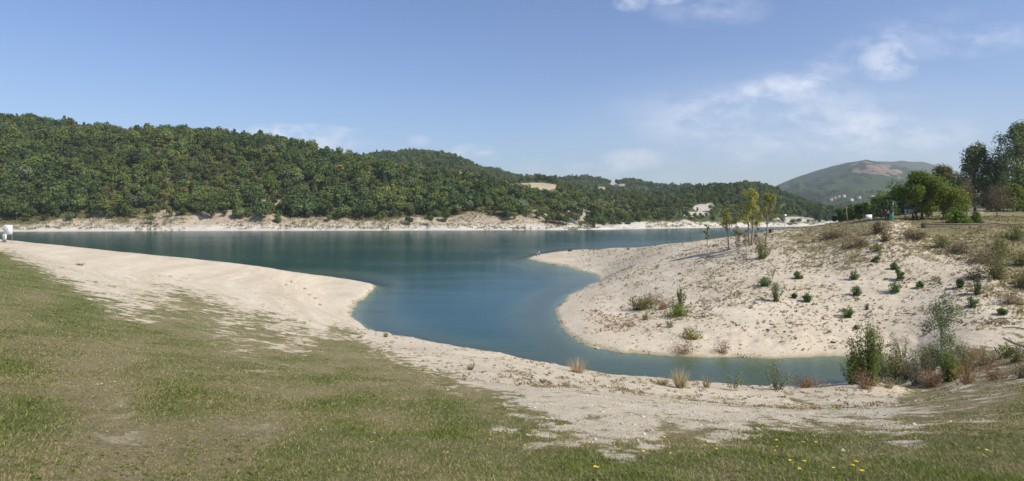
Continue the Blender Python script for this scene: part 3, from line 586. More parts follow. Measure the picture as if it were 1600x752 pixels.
def np_mesh_points(name, P):
    me = bpy.data.meshes.new(name); me.vertices.add(len(P)); me.vertices.foreach_set('co', P[:, :3].astype(np.float32).ravel())
    g = np.random.default_rng(len(P)); n = len(P)
    a = me.attributes.new('pick', 'INT', 'POINT'); a.data.foreach_set('value', P[:, 4].astype(np.int32))
    r = np.zeros((n, 3), np.float32); r[:, 2] = g.uniform(0, 6.28, n); a = me.attributes.new('rot', 'FLOAT_VECTOR', 'POINT'); a.data.foreach_set('vector', r.ravel())
    s = np.stack([P[:, 3] * g.uniform(.85, 1.15, n), P[:, 3] * g.uniform(.85, 1.15, n), P[:, 3] * g.uniform(.85, 1.2, n)], 1).astype(np.float32)
    a = me.attributes.new('sc', 'FLOAT_VECTOR', 'POINT'); a.data.foreach_set('vector', s.ravel()); me.update(); return me
def keepA(u, v, x, y, z):
    b = bareA(u, v, x, y, z); b = np.maximum(b, spot(u, v, [(q[0], q[1] + 5, q[2], q[3] + 5) for q in SPOT_A]) * .8); d = 1 - sstep(.25, .75, b) * .82
    mid = sstep(.5, .62, fbm(x * .02 + 9, y * .02, 66, 4)) * (1 - sstep(60, 170, y - shore_y(u))) * sstep(330, 420, u)
    return np.where(y - shore_y(u) < 17, .04, d * (1 - .45 * mid))
PA = scatter(hillA, -330, 1035, 5.8, keepA, .55, 1.75)
def front_row(n, seed):
    g = np.random.default_rng(seed); u = g.uniform(-60, 1010, n); y = shore_y(u) + g.uniform(16, 50, n) + 10 * fbm(u * .02, u * 0, 3, 3)
    x = (u - 800) / F * y; sc = g.uniform(.65, 1.25, n); kd = g.choice([0, 1, 3, 4, 7, 9, 5], n); return np.stack([x, y, hillA.z(x, y), sc, kd], 1)
big = [(168, 338, 1.55, 9), (192, 341, 1.5, 3), (150, 338, 1.2, 4), (43, 338, 1.1, 7), (48, 341, .9, 7), (15, 338, 1.0, 0), (265, 333, 1.0, 5), (75, 330, 1.0, 3), (484, 342, .9, 7), (672, 346, .9, 3), (540, 335, 1.1, 0), (600, 342, .9, 4), (885, 338, 1.2, 3), (935, 340, 1.3, 0), (960, 342, 1.2, 7), (330, 335, 1., 1), (980, 345, 1.1, 7), (1000, 346, 1.0, 7), (715, 255, 1.0, 8)]
BG = []
for (u, v, sc, kd) in big[:-1]:
    y = float(shore_y(np.array([u]))[0]) + 24; x = (u - 800) / F * y; BG.append((x, y, float(hillA.z(np.array([x]), np.array([y]))[0]), sc, kd))
PA = np.vstack([PA, front_row(150, 5)])
order = np.argsort(PA[:, 1] - shore_y(800 + F * PA[:, 0] / PA[:, 1]) + 4 * (1.3 - PA[:, 3])); uA = 800 + F * PA[:, 0] / PA[:, 1]
vis = (uA > -5) & (uA < 1020)
sel = [i for i in order if vis[i]][:212]
crest = [i for i in range(len(PA)) if vis[i] and uA[i] < 900 and abs(PA[i, 1] - hillA.ycf(np.array([uA[i]]))[0]) < 14]; rnd.shuffle(crest); crest = [i for i in crest if i not in set(sel)][:38]
ind = set(sel) | set(crest)
rest = PA[[i for i in range(len(PA)) if i not in ind]]
forest('hillside_forest', rest, 'dense mixed green forest covering the long hillside over the lake')
KN = {'tree_a': 'mid green broadleaf tree', 'tree_b': 'dark green tree', 'tree_c': 'yellowing broadleaf tree', 'tree_d': 'rust coloured tree', 'tree_g': 'pale grey green willowy tree'}
def zone(u):
    return ('behind the white signs' if u < 60 else 'between signs and great tree' if u < 130 else 'by the great tree' if u < 200 else 'right of the great tree' if u < 300 else 'left of the scree' if u < 380 else 'under the scree' if u < 440 else 'right of the scree' if u < 520 else 'under the far hill edge' if u < 600 else 'under the round hill' if u < 680 else 'under the round hill foot' if u < 760
            else 'left of the straw field' if u < 810 else 'under the straw field' if u < 870 else 'right of the straw field' if u < 940 else 'at the valley mouth')
def put_tree(P, label, group):
    k = int(P[4]); o = bpy.data.objects.new('shore_tree' if 'shore' in group else 'ridge_tree', VAR[k][0]); o.location = (P[0], P[1], P[2]); o.rotation_euler = (0, 0, rnd.uniform(0, 6.28)); s = P[3]; o.scale = (s, s, s * rnd.uniform(.9, 1.15)); link(o)
    tag(o, label, 'tree', group)
for i in sel:
    k = KN[VAR[int(PA[i, 4])][1]]; put_tree(PA[i], ('large ' if PA[i, 3] > 1.08 else 'middling ' if PA[i, 3] > .85 else 'small ') + k + (' close to the water ' if PA[i, 1] - shore_y(uA[i]) < 32 else ' ') + zone(uA[i]), 'trees along the far shore')
for i in crest:
    k = KN[VAR[int(PA[i, 4])][1]]; put_tree(PA[i], ('tall ' if PA[i, 3] > 1.1 else 'low ' if PA[i, 3] < .8 else '') + k + (' on the highest left end of the ridge' if uA[i] < 80 else ' on the ridge above the great shore tree' if uA[i] < 200 else ' on the ridge left of the dark pines' if uA[i] < 275 else ' on the ridge among the dark pines' if uA[i] < 345 else ' on the ridge under the long low cloud' if uA[i] < 470 else ' where the ridge meets the round hill' if uA[i] < 580 else ' on the ridge before the round hill' if uA[i] < 700 else ' on the low end of the ridge line'), 'trees on the ridge skyline')
BL = ['great spreading dark tree standing forward on the far shore', 'dark right-hand half of the great far shore tree pair', 'dark tree leaning on the great spreading shore tree', 'round grey green willow above the mud bank by the signs', 'smaller grey willow beside the round one by the signs',
      'green tree right behind the white lakeside signs', 'yellow tinged tree at the forest foot', 'dark tree above the grey willows', 'greyish bare-looking tree by the scree foot', 'dark isolated bush on the white bank', 'green tree over the middle bank gully', 'dark tree in the middle of the far bank', 'dark round tree on the eroded end of the bank',
      'tall green tree where the valley opens', 'pale willow in the valley mouth', 'green tree on the bank under the first scree', 'pale willow nearest the valley reed bed', 'last pale willow before the lake narrows']
for P, l in zip(BG, BL): put_tree(P, l, 'landmark trees of the far shore')
# dark pines on the skyline
for (u, dv, s) in [(283, 0, .9), (290, 0, 1.0), (300, 0, .8), (308, 0, 1.0), (318, 0, .8), (342, 0, .9), (406, 0, .8), (432, 0, 1.1), (452, 0, .8), (495, 0, .85), (520, 0, .7), (549, 0, .8), (553, 0, .95)]:
    y = float(hillA.ycf(np.array([u]))[0]) - 8; x = (u - 800) / F * y; k = 8 if u < 420 or u in (452, 520) else 3
    put_tree((x, y, float(hillA.z(np.array([x]), np.array([y]))[0]), s, k), ('dark pointed pine' if k == 8 else 'round dark crowned tree') + ' standing over the ridge line ' + ('of the high dark clump' if u < 330 else 'beside the low cloud' if u < 470 else 'near the round far hill'), 'dark trees over the ridge line')

def keepF(L, dens=1.0):
    return lambda u, v, x, y, z: dens * (1 - sstep(.2, .6, spot(u, v, [(q[0], q[1] + 3, q[2], q[3] + 3) for q in L]))) * (1 - .5 * sstep(.56, .66, fbm(x * .01, y * .01, 12, 3)))
forest('round_hill_forest', scatter(hillB, 520, 860, 9, keepF(SPOT_B), 1.0, 1.5), 'dark green forest covering the round hill behind the ridge')
forest('distant_forest', scatter(hillC, 720, 1140, 13, keepF(SPOT_C, .9), 1.2, 1.8), 'hazy green woods on the distant hills beyond the valley')
def keepD(u, v, x, y, z): return (1 - sstep(.3, .7, bareD(u, v, x, y, z)) * .95)
forest('headland_forest', scatter(hillD, 990, 1420, 7.5, keepD, .65, 1.05), 'even green scrub forest on the hill closing the lake')
forest('valley_woods', scatter(hillE, 760, 1170, 8.5, keepF(SPOT_E, .85), .7, 1.15), 'patchy woods between fields on the valley side')
def keepM(u, v, x, y, z): return .9 * sstep(.46, .56, fbm(x * .004, y * .004, 14, 4)) * (v > 303) * (v < 332)
forest('mountain_foot_woods', scatter(mtn, 1200, 1460, 26, keepM, 1.2, 2.2), 'blue green woods and hedges at the foot of the mountain')

# herbs and reeds on the far bank
def bank_herbs():
    g = np.random.default_rng(88); mb = MB(); n = 9000
    u = g.uniform(-200, 1290, n); d = g.uniform(3, 55, n); y = shore_y(u) + d; x = (u - 800) / F * y
    hill = np.where(u < 1010, hillA.z(x, y), hillD.z(x, y)); c = fbm(x * .03, y * .05, 41, 3)
    lush = np.clip(spot(u, d * 0, [(60, 0, 150, 1), (215, 0, 60, 1), (560, 0, 130, 1), (1010, 0, 60, 1)]), 0, 1)
    ok = (g.uniform(size=n) < sstep(.42, .62, c) * .8 + lush * .8 * (d < 32)) & (d > 5); u, d, x, y, hill, lush = u[ok], d[ok], x[ok], y[ok], hill[ok], lush[ok]
    for k in range(7):
        C = np.stack([x, y, hill], 1) + g.normal(size=(len(x), 3)) * [.7, .7, 0]; C[:, 2] += g.uniform(.1, 1.0, len(x)) * (.7 + lush)
        mb.leaves(C, g.normal(size=(len(x), 3)) + [0, -.4, .5], .8, 1.0, m=0, g=g)
    nq = sum(len(q) for q in mb.Q); mb.qm = list(np.where(g.uniform(size=nq) < .7, 0, 1))
    tag(mb.build('bank_herbs', [M['olive'], M['dry']]), 'scattered herbs and reeds on the far bank', kind='stuff')
bank_herbs()

# ------------------------------------------------------------------ plants near by
def crown_points(g, h, w, n, base=.15, shape='egg', clumps=14, cs=.22):
    """leaf positions gathered in clumps inside a crown volume"""
    C = []
    for i in range(clumps):
        t = g.uniform(0, 1) ** .8; z = base + (1 - base) * t
        if shape == 'egg': r = math.sin(math.pi * min(.97, (t * .86 + .14))) ** .7
        elif shape == 'cone': r = (1 - t) ** .75 * .95 + .08
        elif shape == 'dome': r = math.sqrt(max(0, 1 - t * t)) * 1.0
        else: r = .75 + .25 * math.sin(t * 3)
        a = g.uniform(0, 6.28); q = g.uniform(.25, .9) * r * w / 2; C.append((math.cos(a) * q, math.sin(a) * q, z * h, cs * w * g.uniform(.6, 1.2)))
    C = np.array(C); k = g.integers(0, clumps, n); D = g.normal(size=(n, 3)); D /= np.linalg.norm(D, axis=1, keepdims=True)
    P = C[k, :3] + D * C[k, 3:4] * (g.uniform(.1, 1, (n, 1)) ** .5) * np.array([[1, 1, 1.05]])
    P[:, 2] = np.clip(P[:, 2], .03, None); return P, D, C
def px(P): return P.y / F      # metres per photo pixel at that depth
def leafy_tree(name, cat, label, u, v, hpx, wpx, leaf, bark='bark', base=.2, shape='egg', clumps=26, n=5000, lsz=2.4, group=None, seed=0, cs=.2, lean=0, P=None, multi=1, thick=1.0):
    g = np.random.default_rng(seed + int(u) * 3 + int(v)); P = P or hit(u, v); s = px(P); h = hpx * s; w = wpx * s
    root = empty(name, P); tag(root, label, cat, group)
    L, D, C = crown_points(g, h, w, n, base, shape, clumps, cs); L[:, 0] += lean * (L[:, 2] / h) * h * .15
    tr = MB(); tops = []
    for m in range(multi):
        ox = (m - (multi - 1) / 2) * w * .08; top = (lean * h * .12 + ox * 2.2, g.normal() * .02 * h, h * .86)
        pts = [(ox, 0, -.25)] + [(ox + (top[0] - ox) * t + g.normal() * .008 * h, top[1] * t + g.normal() * .008 * h, h * .86 * t) for t in (.12, .3, .5, .7, .88, 1)]
        r0 = max(.02, h * .017) * thick; tr.tube(pts, [r0 * 1.3, r0, r0 * .85, r0 * .65, r0 * .45, r0 * .25, r0 * .1], 7)
        tops.append(pts)
    for c in C:
        pts = tops[g.integers(0, multi)]; t = min(.9, max(.12, (c[2] / h) * .72)); b = Vector(pts[1]).lerp(Vector(pts[-1]), min(.95, t)); e = Vector(c[:3]); e.x += lean * (e.z / h) * h * .15
        midp = b.lerp(e, .55) + Vector((0, 0, -.04 * h * g.uniform(.2, 1))); r1 = max(.008, h * .006) * thick
        tr.tube([b, midp, e], [r1, r1 * .65, r1 * .25], 5)
        for _ in range(2):
            e2 = e + Vector(g.normal(size=3)) * c[3] * .7; tr.tube([midp, e2], [r1 * .5, r1 * .15], 4)
    tr.build('trunk', M[bark], root, True)
    cr = MB(); cr.leaves(L, D + g.normal(size=L.shape) * .6 + [0, 0, .3], lsz * s, 1.25, g=g)
    cr.build('crown', M[leaf], root)
    return root
def shrub(name, cat, label, u, v, hpx, wpx, leaf, stems='twig', ns=14, n=900, lsz=1.6, group=None, shape='fan', asp=1.6, seed=0, bare=0.0, P=None):
    """several stems rising from the ground, leaves carried along them"""
    g = np.random.default_rng(seed + int(u) * 5 + int(v) * 3); P = P or hit(u, v); s = px(P); h = hpx * s; w = wpx * s
    root = empty(name, P); tag(root, label, cat, group); st = MB(); L = []; D = []
    for i in range(ns):
        a = g.uniform(0, 6.28); q = g.uniform(0, 1) ** .7; hh = h * (1 - .45 * q) * g.uniform(.7, 1.0) if shape == 'fan' else h * math.sqrt(max(.05, 1 - q * q * .95)) * g.uniform(.85, 1.05)
        ex = math.cos(a) * q * w / 2; ey = math.sin(a) * q * w / 2; bx = ex * .25
        p0 = Vector((bx, ey * .25, -.08)); p1 = Vector((bx + (ex - bx) * .45, ey * .55, hh * .5)); p2 = Vector((ex, ey, hh)); r = max(.006, h * .006)
        st.tube([p0, p1, p2], [r, r * .7, r * .3], 4)
        k = n // ns; t = g.uniform(bare, 1, k)[:, None]; A = np.array(p0)[None]; B = np.array(p1)[None]; Cc = np.array(p2)[None]
        pt = (1 - t) ** 2 * A + 2 * t * (1 - t) * (2 * B - .5 * A - .5 * Cc) + t * t * Cc; of = g.normal(size=(k, 3)) * (w * .055 + .01)
        L.append(pt + of); D.append(of + g.normal(size=(k, 3)) * .02 + [0, 0, .01])
    L = np.concatenate(L); L[:, 2] = np.clip(L[:, 2], .02, None)
    st.build('stems', M[stems], root)
    MB().leaves(L, np.concatenate(D), lsz * s, asp, g=g).build('foliage', M[leaf], root)
    return root
def tuft(name, cat, label, u, v, hpx, wpx, mat, n=160, group=None, droop=.25):
    g = np.random.default_rng(int(u) * 5 + int(v)); P = hit(u, v); s = px(P); h = hpx * s; w = wpx * s; mb = MB()
    a = g.uniform(0, 6.28, n); r = g.uniform(0, 1, n) ** .6 * w * .16; C = np.stack([np.cos(a) * r, np.sin(a) * r, np.full(n, -.03)], 1)
    ln = np.stack([np.cos(a), np.sin(a), 0 * a], 1) * (g.uniform(.1, .5, n) * w)[:, None]; mb.blades(C, h * g.uniform(.45, 1, n), .028 * max(1, s / .045), ln, g=g)
    o = mb.build(name, M[mat]); o.location = P; return tag(o, label, cat, group)

# the park on the right
def back(u, y): x = (u - 800) / F * y; return Vector((x, y, h1(x, y)))
def T(label, u, vtop, wpx, y, leaf, name='tree', **k):
    P = back(u, y); vb = V0 + F * (E - P.z) / P.y; return leafy_tree(name, 'tree', label, u, vb, vb - vtop, wpx, leaf, P=P, **k)
T('tall loose poplar with a broken crown edge behind the leafless brown tree', 1524, 229, 62, 150, 'poplar', 'poplar_tree', n=8000, clumps=70, lsz=2.2, base=.10, shape='egg', cs=.17, bark='pale_bark')
T('largest poplar, rising out of the right edge of the wood', 1590, 200, 92, 145, 'poplar', 'poplar_tree', n=16000, clumps=110, lsz=2.3, base=.06, shape='egg', cs=.15, bark='pale_bark')
T('thin poplar filling the gap between the two tall poplars', 1556, 262, 44, 165, 'poplar', 'poplar_tree', n=4500, clumps=26, base=.1, shape='col')
T('poplar beyond the picture edge beside the largest poplar', 1655, 205, 90, 150, 'poplar', 'poplar_tree', n=6000, clumps=40, base=.1, shape='col')
T('pale yellow green tree showing over the bright leafy park tree', 1478, 264, 62, 175, 'olive', 'park_tree', n=5500, clumps=34, base=.1)
T('dark round tree behind the poplar trunks', 1505, 285, 50, 160, 'mid', 'park_tree', n=4500, clumps=26, base=.05)
T('dark tree closing the wood under the largest poplar', 1560, 285, 60, 158, 'mid', 'park_tree', n=6000, clumps=30, base=.03)
T('dark tree at the foot of the largest poplar', 1600, 270, 60, 156, 'mid', 'park_tree', n=6000, clumps=30, base=.03)
T('bright green low tree behind the spreading brown tree', 1583, 293, 46, 138, 'bright', 'park_tree', n=3500, clumps=22, base=.08, shape='dome')
T('bare brown twiggy tree standing upright on the lawn', 1511, 284, 36, 104, 'brown', 'bare_tree', n=1500, clumps=34, base=.28, lsz=1.1, bark='twig', thick=.8)
T('spreading brown twiggy tree with a short dark trunk on the lawn', 1558, 293, 56, 100, 'brown', 'bare_tree', n=2400, clumps=40, base=.33, lsz=1.1, shape='dome', bark='twig')
T('broad leafy tree shading the people by the information board', 1437, 277, 82, 97, 'bright', 'park_tree', n=9000, clumps=34, base=.50, lsz=2.5, cs=.17, shape='dome', multi=2, thick=1.2)
T('smaller bright green tree just right of the broad shady tree', 1474, 296, 64, 96, 'bright', 'park_tree', n=6000, clumps=26, base=.22, lsz=2.5, cs=.2)
T('dark leafed sapling between the two bright park trees', 1457, 312, 30, 101, 'mid', 'park_tree', n=1800, clumps=14, base=.1)
for (u, vt, w, y, lf, l) in [(1405, 296, 44, 165, 'mid', 'dark green tree behind the rubbish bin and the standing couple'), (1376, 303, 46, 170, 'mid', 'round green tree behind the standing couple'), (1386, 318, 36, 150, 'tree_b', 'low dark tree below the round green one'), (1352, 318, 36, 175, 'mid', 'green tree over the plain white board'),
                             (1328, 322, 30, 180, 'tree_a', 'green bush crown behind the timber pole'), (1340, 320, 22, 176, 'tree_b', 'dark narrow tree between pole and white board'), (1312, 328, 26, 190, 'tree_b', 'leftmost dark bush of the park edge'), (1425, 300, 40, 160, 'tree_b', 'dark tree behind the information board'), (1367, 322, 30, 160, 'tree_b', 'dark bush crown close behind the white board'),
                             (1460, 300, 50, 150, 'tree_b', 'dark tree behind the broad shady tree'), (1440, 305, 40, 150, 'mid', 'green tree filling in behind the information board roof')]:
    T(l, u, vt, w, y, lf, 'park_tree', n=2800, clumps=20, base=.03)
T('green shrub at the lawn edge under the bright tree', 1492, 330, 40, 90, 'mid', 'edge_shrub', n=1400, clumps=14, base=.0, shape='dome')
T('low leafy shrub on the brink left of the wall end', 1524, 334, 26, 90, 'mid', 'edge_shrub', n=900, clumps=10, base=.0, shape='dome')

# saplings on the headland
SG = 'young poplars on the headland crest'
def sap(l, u, v, hp, w, leaf='yellow', **k): return leafy_tree('sapling', 'sapling', l, u, v, hp, w, leaf, group=SG, bark='pale_bark', **k)
sap('tallest yellow green sapling on the headland, bushy at the top', 1173, 384, 88, 44, base=.30, clumps=30, n=2600, lsz=1.9, cs=.15, multi=2)
sap('second tallest sapling, its yellow tuft leaning right', 1196, 386, 84, 32, base=.45, clumps=18, n=1500, lsz=1.9, cs=.19, lean=.4)
sap('thin leaning sapling with a gap half way up', 1138, 391, 60, 30, base=.5, clumps=14, n=900, lsz=1.9, cs=.19, lean=-.3)
sap('leftmost slim sapling standing alone before the lake', 1105, 385, 36, 10, 'olive', base=.25, clumps=10, n=260, lsz=1.7)
sap('thin brownish sapling just left of the tallest one', 1154, 397, 50, 16, 'olive', base=.2, clumps=12, n=330, lsz=1.7)
sap('low thin sapling behind the leaning one', 1150, 379, 32, 12, 'brown', base=.2, clumps=10, n=200, lsz=1.4)
sap('short sapling in front of the tallest trunk', 1166, 396, 36, 12, 'olive', base=.3, clumps=8, n=180, lsz=1.6)
sap('slim sapling close right of the tallest trunk', 1183, 390, 44, 14, 'olive', base=.2, clumps=10, n=300, lsz=1.6)
shrub('shrub', 'shrub', 'rounded yellow green bush at the foot of the saplings', 1190, 404, 30, 30, 'olive', ns=24, n=900, lsz=1.7, shape='dome')
shrub('shrub', 'shrub', 'small pale bush between sapling and broom bushes', 1205, 436, 28, 16, 'yellow', ns=8, n=160, lsz=1.4, bare=.3)
# broom bushes
for (u, v, hp, w, l) in [(1194, 447, 15, 25, 'wide flat green broom bush nearest the saplings'), (1213, 471, 30, 24, 'tall shaggy green broom bush below the flat one'), (1247, 436, 13, 15, 'small broom bush right of the saplings'), (1262, 472, 15, 16, 'small dull broom bush right of the tall shaggy one'), (1241, 466, 7, 9, 'tiny broom bush beside the tall shaggy one'),
                         (1325, 496, 21, 22, 'round broom bush lowest on the bare slope'), (1338, 462, 15, 20, 'broom bush above the lowest round one'), (1335, 437, 14, 14, 'small pointed broom bush high on the slope'), (1399, 457, 18, 23, 'round dark broom bush in the middle of the sand slope'), (1405, 437, 17, 16, 'upright broom bush above the round dark one'), (1397, 421, 9, 12, 'topmost small broom bush in the middle column'),
                         (1437, 450, 11, 12, 'small light green broom bush alone on the sand'), (1521, 480, 17, 20, 'dark broom bush lowest of the right-hand trio'), (1527, 460, 21, 18, 'middle broom bush of the right-hand trio'), (1500, 450, 13, 14, 'pale broom bush left of the right-hand trio'), (1370, 408, 9, 12, 'small olive bush near the top of the slope'), (1566, 492, 12, 16, 'broom bush by the fallen branches')]:
    shrub('broom_bush', 'bush', l, u, v, hp * rnd.uniform(.95, 1.25), w, 'bushgreen', ns=rnd.randint(16, 44), n=rnd.randint(420, 900), lsz=1.15, asp=3.6, shape=rnd.choice(['dome', 'fan', 'dome']), group='green broom bushes dotting the sand slope')
# mid shrubs near the inlet
shrub('shrub', 'shrub', 'wide low green shrub on the inlet sand', 1000, 484, 20, 46, 'olive', ns=50, n=1500, lsz=1.6, shape='dome')
shrub('shrub', 'shrub', 'dry brown shrub behind the wide low green one', 1018, 475, 20, 46, 'dry', ns=40, n=700, lsz=1.5, shape='dome')
shrub('shrub', 'shrub', 'rust brown shrub between the low shrub and the upright one', 1036, 483, 16, 34, 'redweed', ns=34, n=500, lsz=1.3, shape='dome')
shrub('sapling', 'sapling', 'upright light green sapling on the inlet sand', 1064, 478, 38, 18, 'olive', ns=12, n=700, lsz=1.6)
shrub('shrub', 'shrub', 'low green shrub at the foot of the upright sapling', 1060, 494, 20, 46, 'mid', ns=40, n=1300, lsz=1.6, shape='dome')
shrub('shrub', 'shrub', 'small yellow green shrub on the pale sand', 1010, 500, 10, 18, 'olive', ns=14, n=260, lsz=1.4, shape='dome')
shrub('shrub', 'shrub', 'bright yellow green shrub near the channel', 1080, 530, 20, 40, 'yellow', ns=34, n=700, lsz=1.7, shape='dome')
shrub('shrub', 'shrub', 'thin green sprig between the inlet shrubs', 1046, 512, 18, 20, 'bright', ns=8, n=140, lsz=1.6, bare=.2)
shrub('shrub', 'shrub', 'red brown shrub at the water edge under the yellow green one', 1070, 552, 24, 70, 'redweed', ns=50, n=700, lsz=1.3, shape='dome')
shrub('shrub', 'shrub', 'red tinted weedy shrub right of the yellow green one', 1130, 552, 24, 40, 'redweed', ns=30, n=420, lsz=1.3)
# crest shrubs
shrub('shrub', 'shrub', 'brown rounded bush on the crest path below the white board', 1373, 364, 18, 28, 'brown', ns=30, n=900, lsz=1.6, shape='dome')
shrub('shrub', 'shrub', 'brown bush just down the slope from the crest one', 1384, 376, 18, 24, 'brown', ns=26, n=700, lsz=1.6, shape='dome')
shrub('shrub', 'shrub', 'olive bush at the end of the crest bushes', 1371, 392, 14, 20, 'olive', ns=20, n=400, lsz=1.5, shape='dome')
shrub('shrub', 'shrub', 'dark bush under the wall near the bright trees', 1470, 386, 18, 30, 'olive', ns=30, n=900, lsz=1.6, shape='dome')
shrub('shrub', 'shrub', 'feathery yellow green bush high on the right slope', 1562, 400, 28, 44, 'olive', ns=50, n=1800, lsz=1.5, shape='dome')
shrub('shrub', 'shrub', 'large feathery olive bush casting a dark shadow', 1560, 436, 60, 52, 'olive', ns=40, n=1800, lsz=1.5)
shrub('shrub', 'shrub', 'dark low bush in the shade left of the feathery bush', 1524, 436, 18, 44, 'brown', ns=40, n=900, lsz=1.5, shape='dome')
shrub('shrub', 'shrub', 'grey green bush at the right end of the slope', 1595, 415, 34, 40, 'olive', ns=30, n=900, lsz=1.6)
# bank in front of the channel
tuft('straw_clump', 'grass clump', 'pale straw grass clump farthest left on the near bank', 903, 583, 30, 40, 'straw')
tuft('straw_clump', 'grass clump', 'thick straw coloured grass clump on the near bank', 1063, 606, 36, 34, 'straw', n=240)
tuft('straw_clump', 'grass clump', 'thin upright straw stalks beside the silvery sapling', 1104, 606, 28, 20, 'straw', n=60)
tuft('straw_clump', 'grass clump', 'short brown grass clump at the bank brink', 1035, 602, 14, 26, 'dry')
tuft('grass_clump', 'grass clump', 'small green plant at the water edge of the long beach', 603, 527, 12, 12, 'olive', n=60)
tuft('grass_clump', 'grass clump', 'lone yellowish tuft on the middle of the near beach', 735, 578, 11, 16, 'olive', n=70)
tuft('grass_clump', 'grass clump', 'yellow tuft low on the beach left of the bank brink', 848, 598, 9, 14, 'olive', n=70)
for i, (u, v, w_) in enumerate([(476, 452, 8), (483, 461, 14), (492, 467, 9), (500, 477, 12), (447, 446, 9), (455, 441, 6)]):
    tuft('grass_clump', 'grass clump', 'dry tuft on the rim of the sandy hollow', u, v, 4, w_, 'dry', n=30, group='dry tufts on the hollow rim')
tuft('grass_clump', 'grass clump', 'dark green tuft alone high on the left beach', 125, 415, 6, 16, 'bushgreen', n=80)
shrub('silver_sapling', 'sapling', 'small silvery sapling between straw clumps on the bank', 1146, 610, 38, 36, 'silver', ns=9, n=260, lsz=2.0, bare=.25)
shrub('silver_sapling', 'sapling', 'bushier silvery sapling in the middle of the near bank', 1212, 609, 58, 44, 'silver', ns=15, n=620, lsz=1.9, bare=.1)
shrub('leafy_bush', 'bush', 'tallest dense green bush at the channel end', 1358, 602, 118, 66, 'mid', ns=30, n=4200, lsz=2.3, group=None)
shrub('leafy_bush', 'bush', 'lower left skirt bush of the tallest dense green bush', 1332, 600, 56, 50, 'mid', ns=20, n=1500, lsz=2.2)
shrub('leafy_bush', 'bush', 'loose green bush right of the tallest dense one', 1395, 600, 82, 52, 'olive', ns=22, n=1300, lsz=2.1, bare=.1)
leafy_tree('willow_sapling', 'sapling', 'tall silvery leafed young tree behind the channel end bushes', 1472, 592, 128, 66, 'silver', n=4200, clumps=34, base=.10, lsz=2.5, cs=.2, bark='pale_bark', thick=.6)
shrub('leafy_bush', 'bush', 'grey twiggy bush between the two tall ones', 1432, 602, 66, 50, 'silver', ns=22, n=900, lsz=1.9)
shrub('leafy_bush', 'bush', 'bright green bush at the foot of the silvery tree', 1484, 596, 56, 40, 'bright', ns=22, n=1500, lsz=2.2)
shrub('weed_clump', 'weeds', 'red brown weeds before the grey twiggy bush', 1455, 604, 40, 60, 'redweed', ns=40, n=700, lsz=1.6)
shrub('weed_clump', 'weeds', 'orange brown weeds right of the bright green bush', 1512, 600, 40, 60, 'redweed', ns=44, n=800, lsz=1.6)
shrub('weed_clump', 'weeds', 'rusty weeds under the young green tree at the right', 1556, 594, 36, 70, 'redweed', ns=50, n=900, lsz=1.6)
shrub('weed_clump', 'weeds', 'low red brown weeds along the bank brink', 1262, 606, 15, 84, 'redweed', ns=90, n=1200, lsz=1.4, shape='dome')
shrub('weed_clump', 'weeds', 'reddish stalks at the foot of the tallest green bush', 1352, 608, 38, 56, 'redweed', ns=50, n=500, lsz=1.4)
shrub('weed_clump', 'weeds', 'dry yellow stalks between bush and weeds', 1385, 606, 26, 50, 'dry', ns=50, n=500, lsz=1.4)
for (u, v, hp, w, lf, l) in [(1420, 590, 40, 50, 'dry', 'dry stalks filling in behind the grey twiggy bush'), (1448, 575, 46, 44, 'olive', 'olive weeds behind the willowy young tree'), (1510, 582, 44, 50, 'olive', 'olive weeds behind the orange brown ones'), (1540, 570, 34, 60, 'dry', 'dry weeds behind the thin leafless tree'), (1590, 566, 34, 50, 'olive', 'green brown weeds under the broken trunk'), (1375, 590, 60, 50, 'mid', 'green undergrowth joining the two tall bushes'), (1505, 560, 26, 50, 'redweed', 'rust weeds at the slope foot'), (1600, 450, 26, 50, 'olive', 'olive scrub at the right end above the dead branches'), (1580, 475, 20, 50, 'dry', 'dry scrub above the long dead branch'), (1540, 410, 22, 60, 'dry', 'dry scrub left of the feathery bush'), (1500, 395, 16, 60, 'brown', 'brown scrub below the wall'), (1585, 375, 24, 50, 'olive', 'olive scrub under the wall at the right end'), (1430, 372, 12, 50, 'brown', 'brown scrub below the shady tree'), (1340, 385, 12, 60, 'brown', 'brown scrub on the upper slope left of the crest bushes'), (1300, 372, 10, 60, 'brown', 'brown scrub along the crest path')]:
    shrub('scrub_clump', 'scrub', l, u, v, hp, w, lf, ns=60, n=1300, lsz=1.5, shape='dome' if v < 500 else 'fan')
shrub('weed_clump', 'weeds', 'brown low growth at the far right bank', 1600, 590, 30, 60, 'dry', ns=50, n=900, lsz=1.6)
shrub('leafy_bush', 'bush', 'young bright green tree beside the fallen trunk', 1570, 560, 34, 26, 'bright', ns=14, n=700, lsz=2.1)
T('thin leafless tree in front of the orange weeds', 1518, 548, 44, 38.5, 'redweed', 'bare_tree', n=160, clumps=22, base=.3, lsz=1.3, bark='twig', thick=.5)
shrub('weed_clump', 'weeds', 'tall dry stalks right of the large green bush', 1412, 560, 60, 26, 'dry', ns=10, n=160, lsz=1.6)

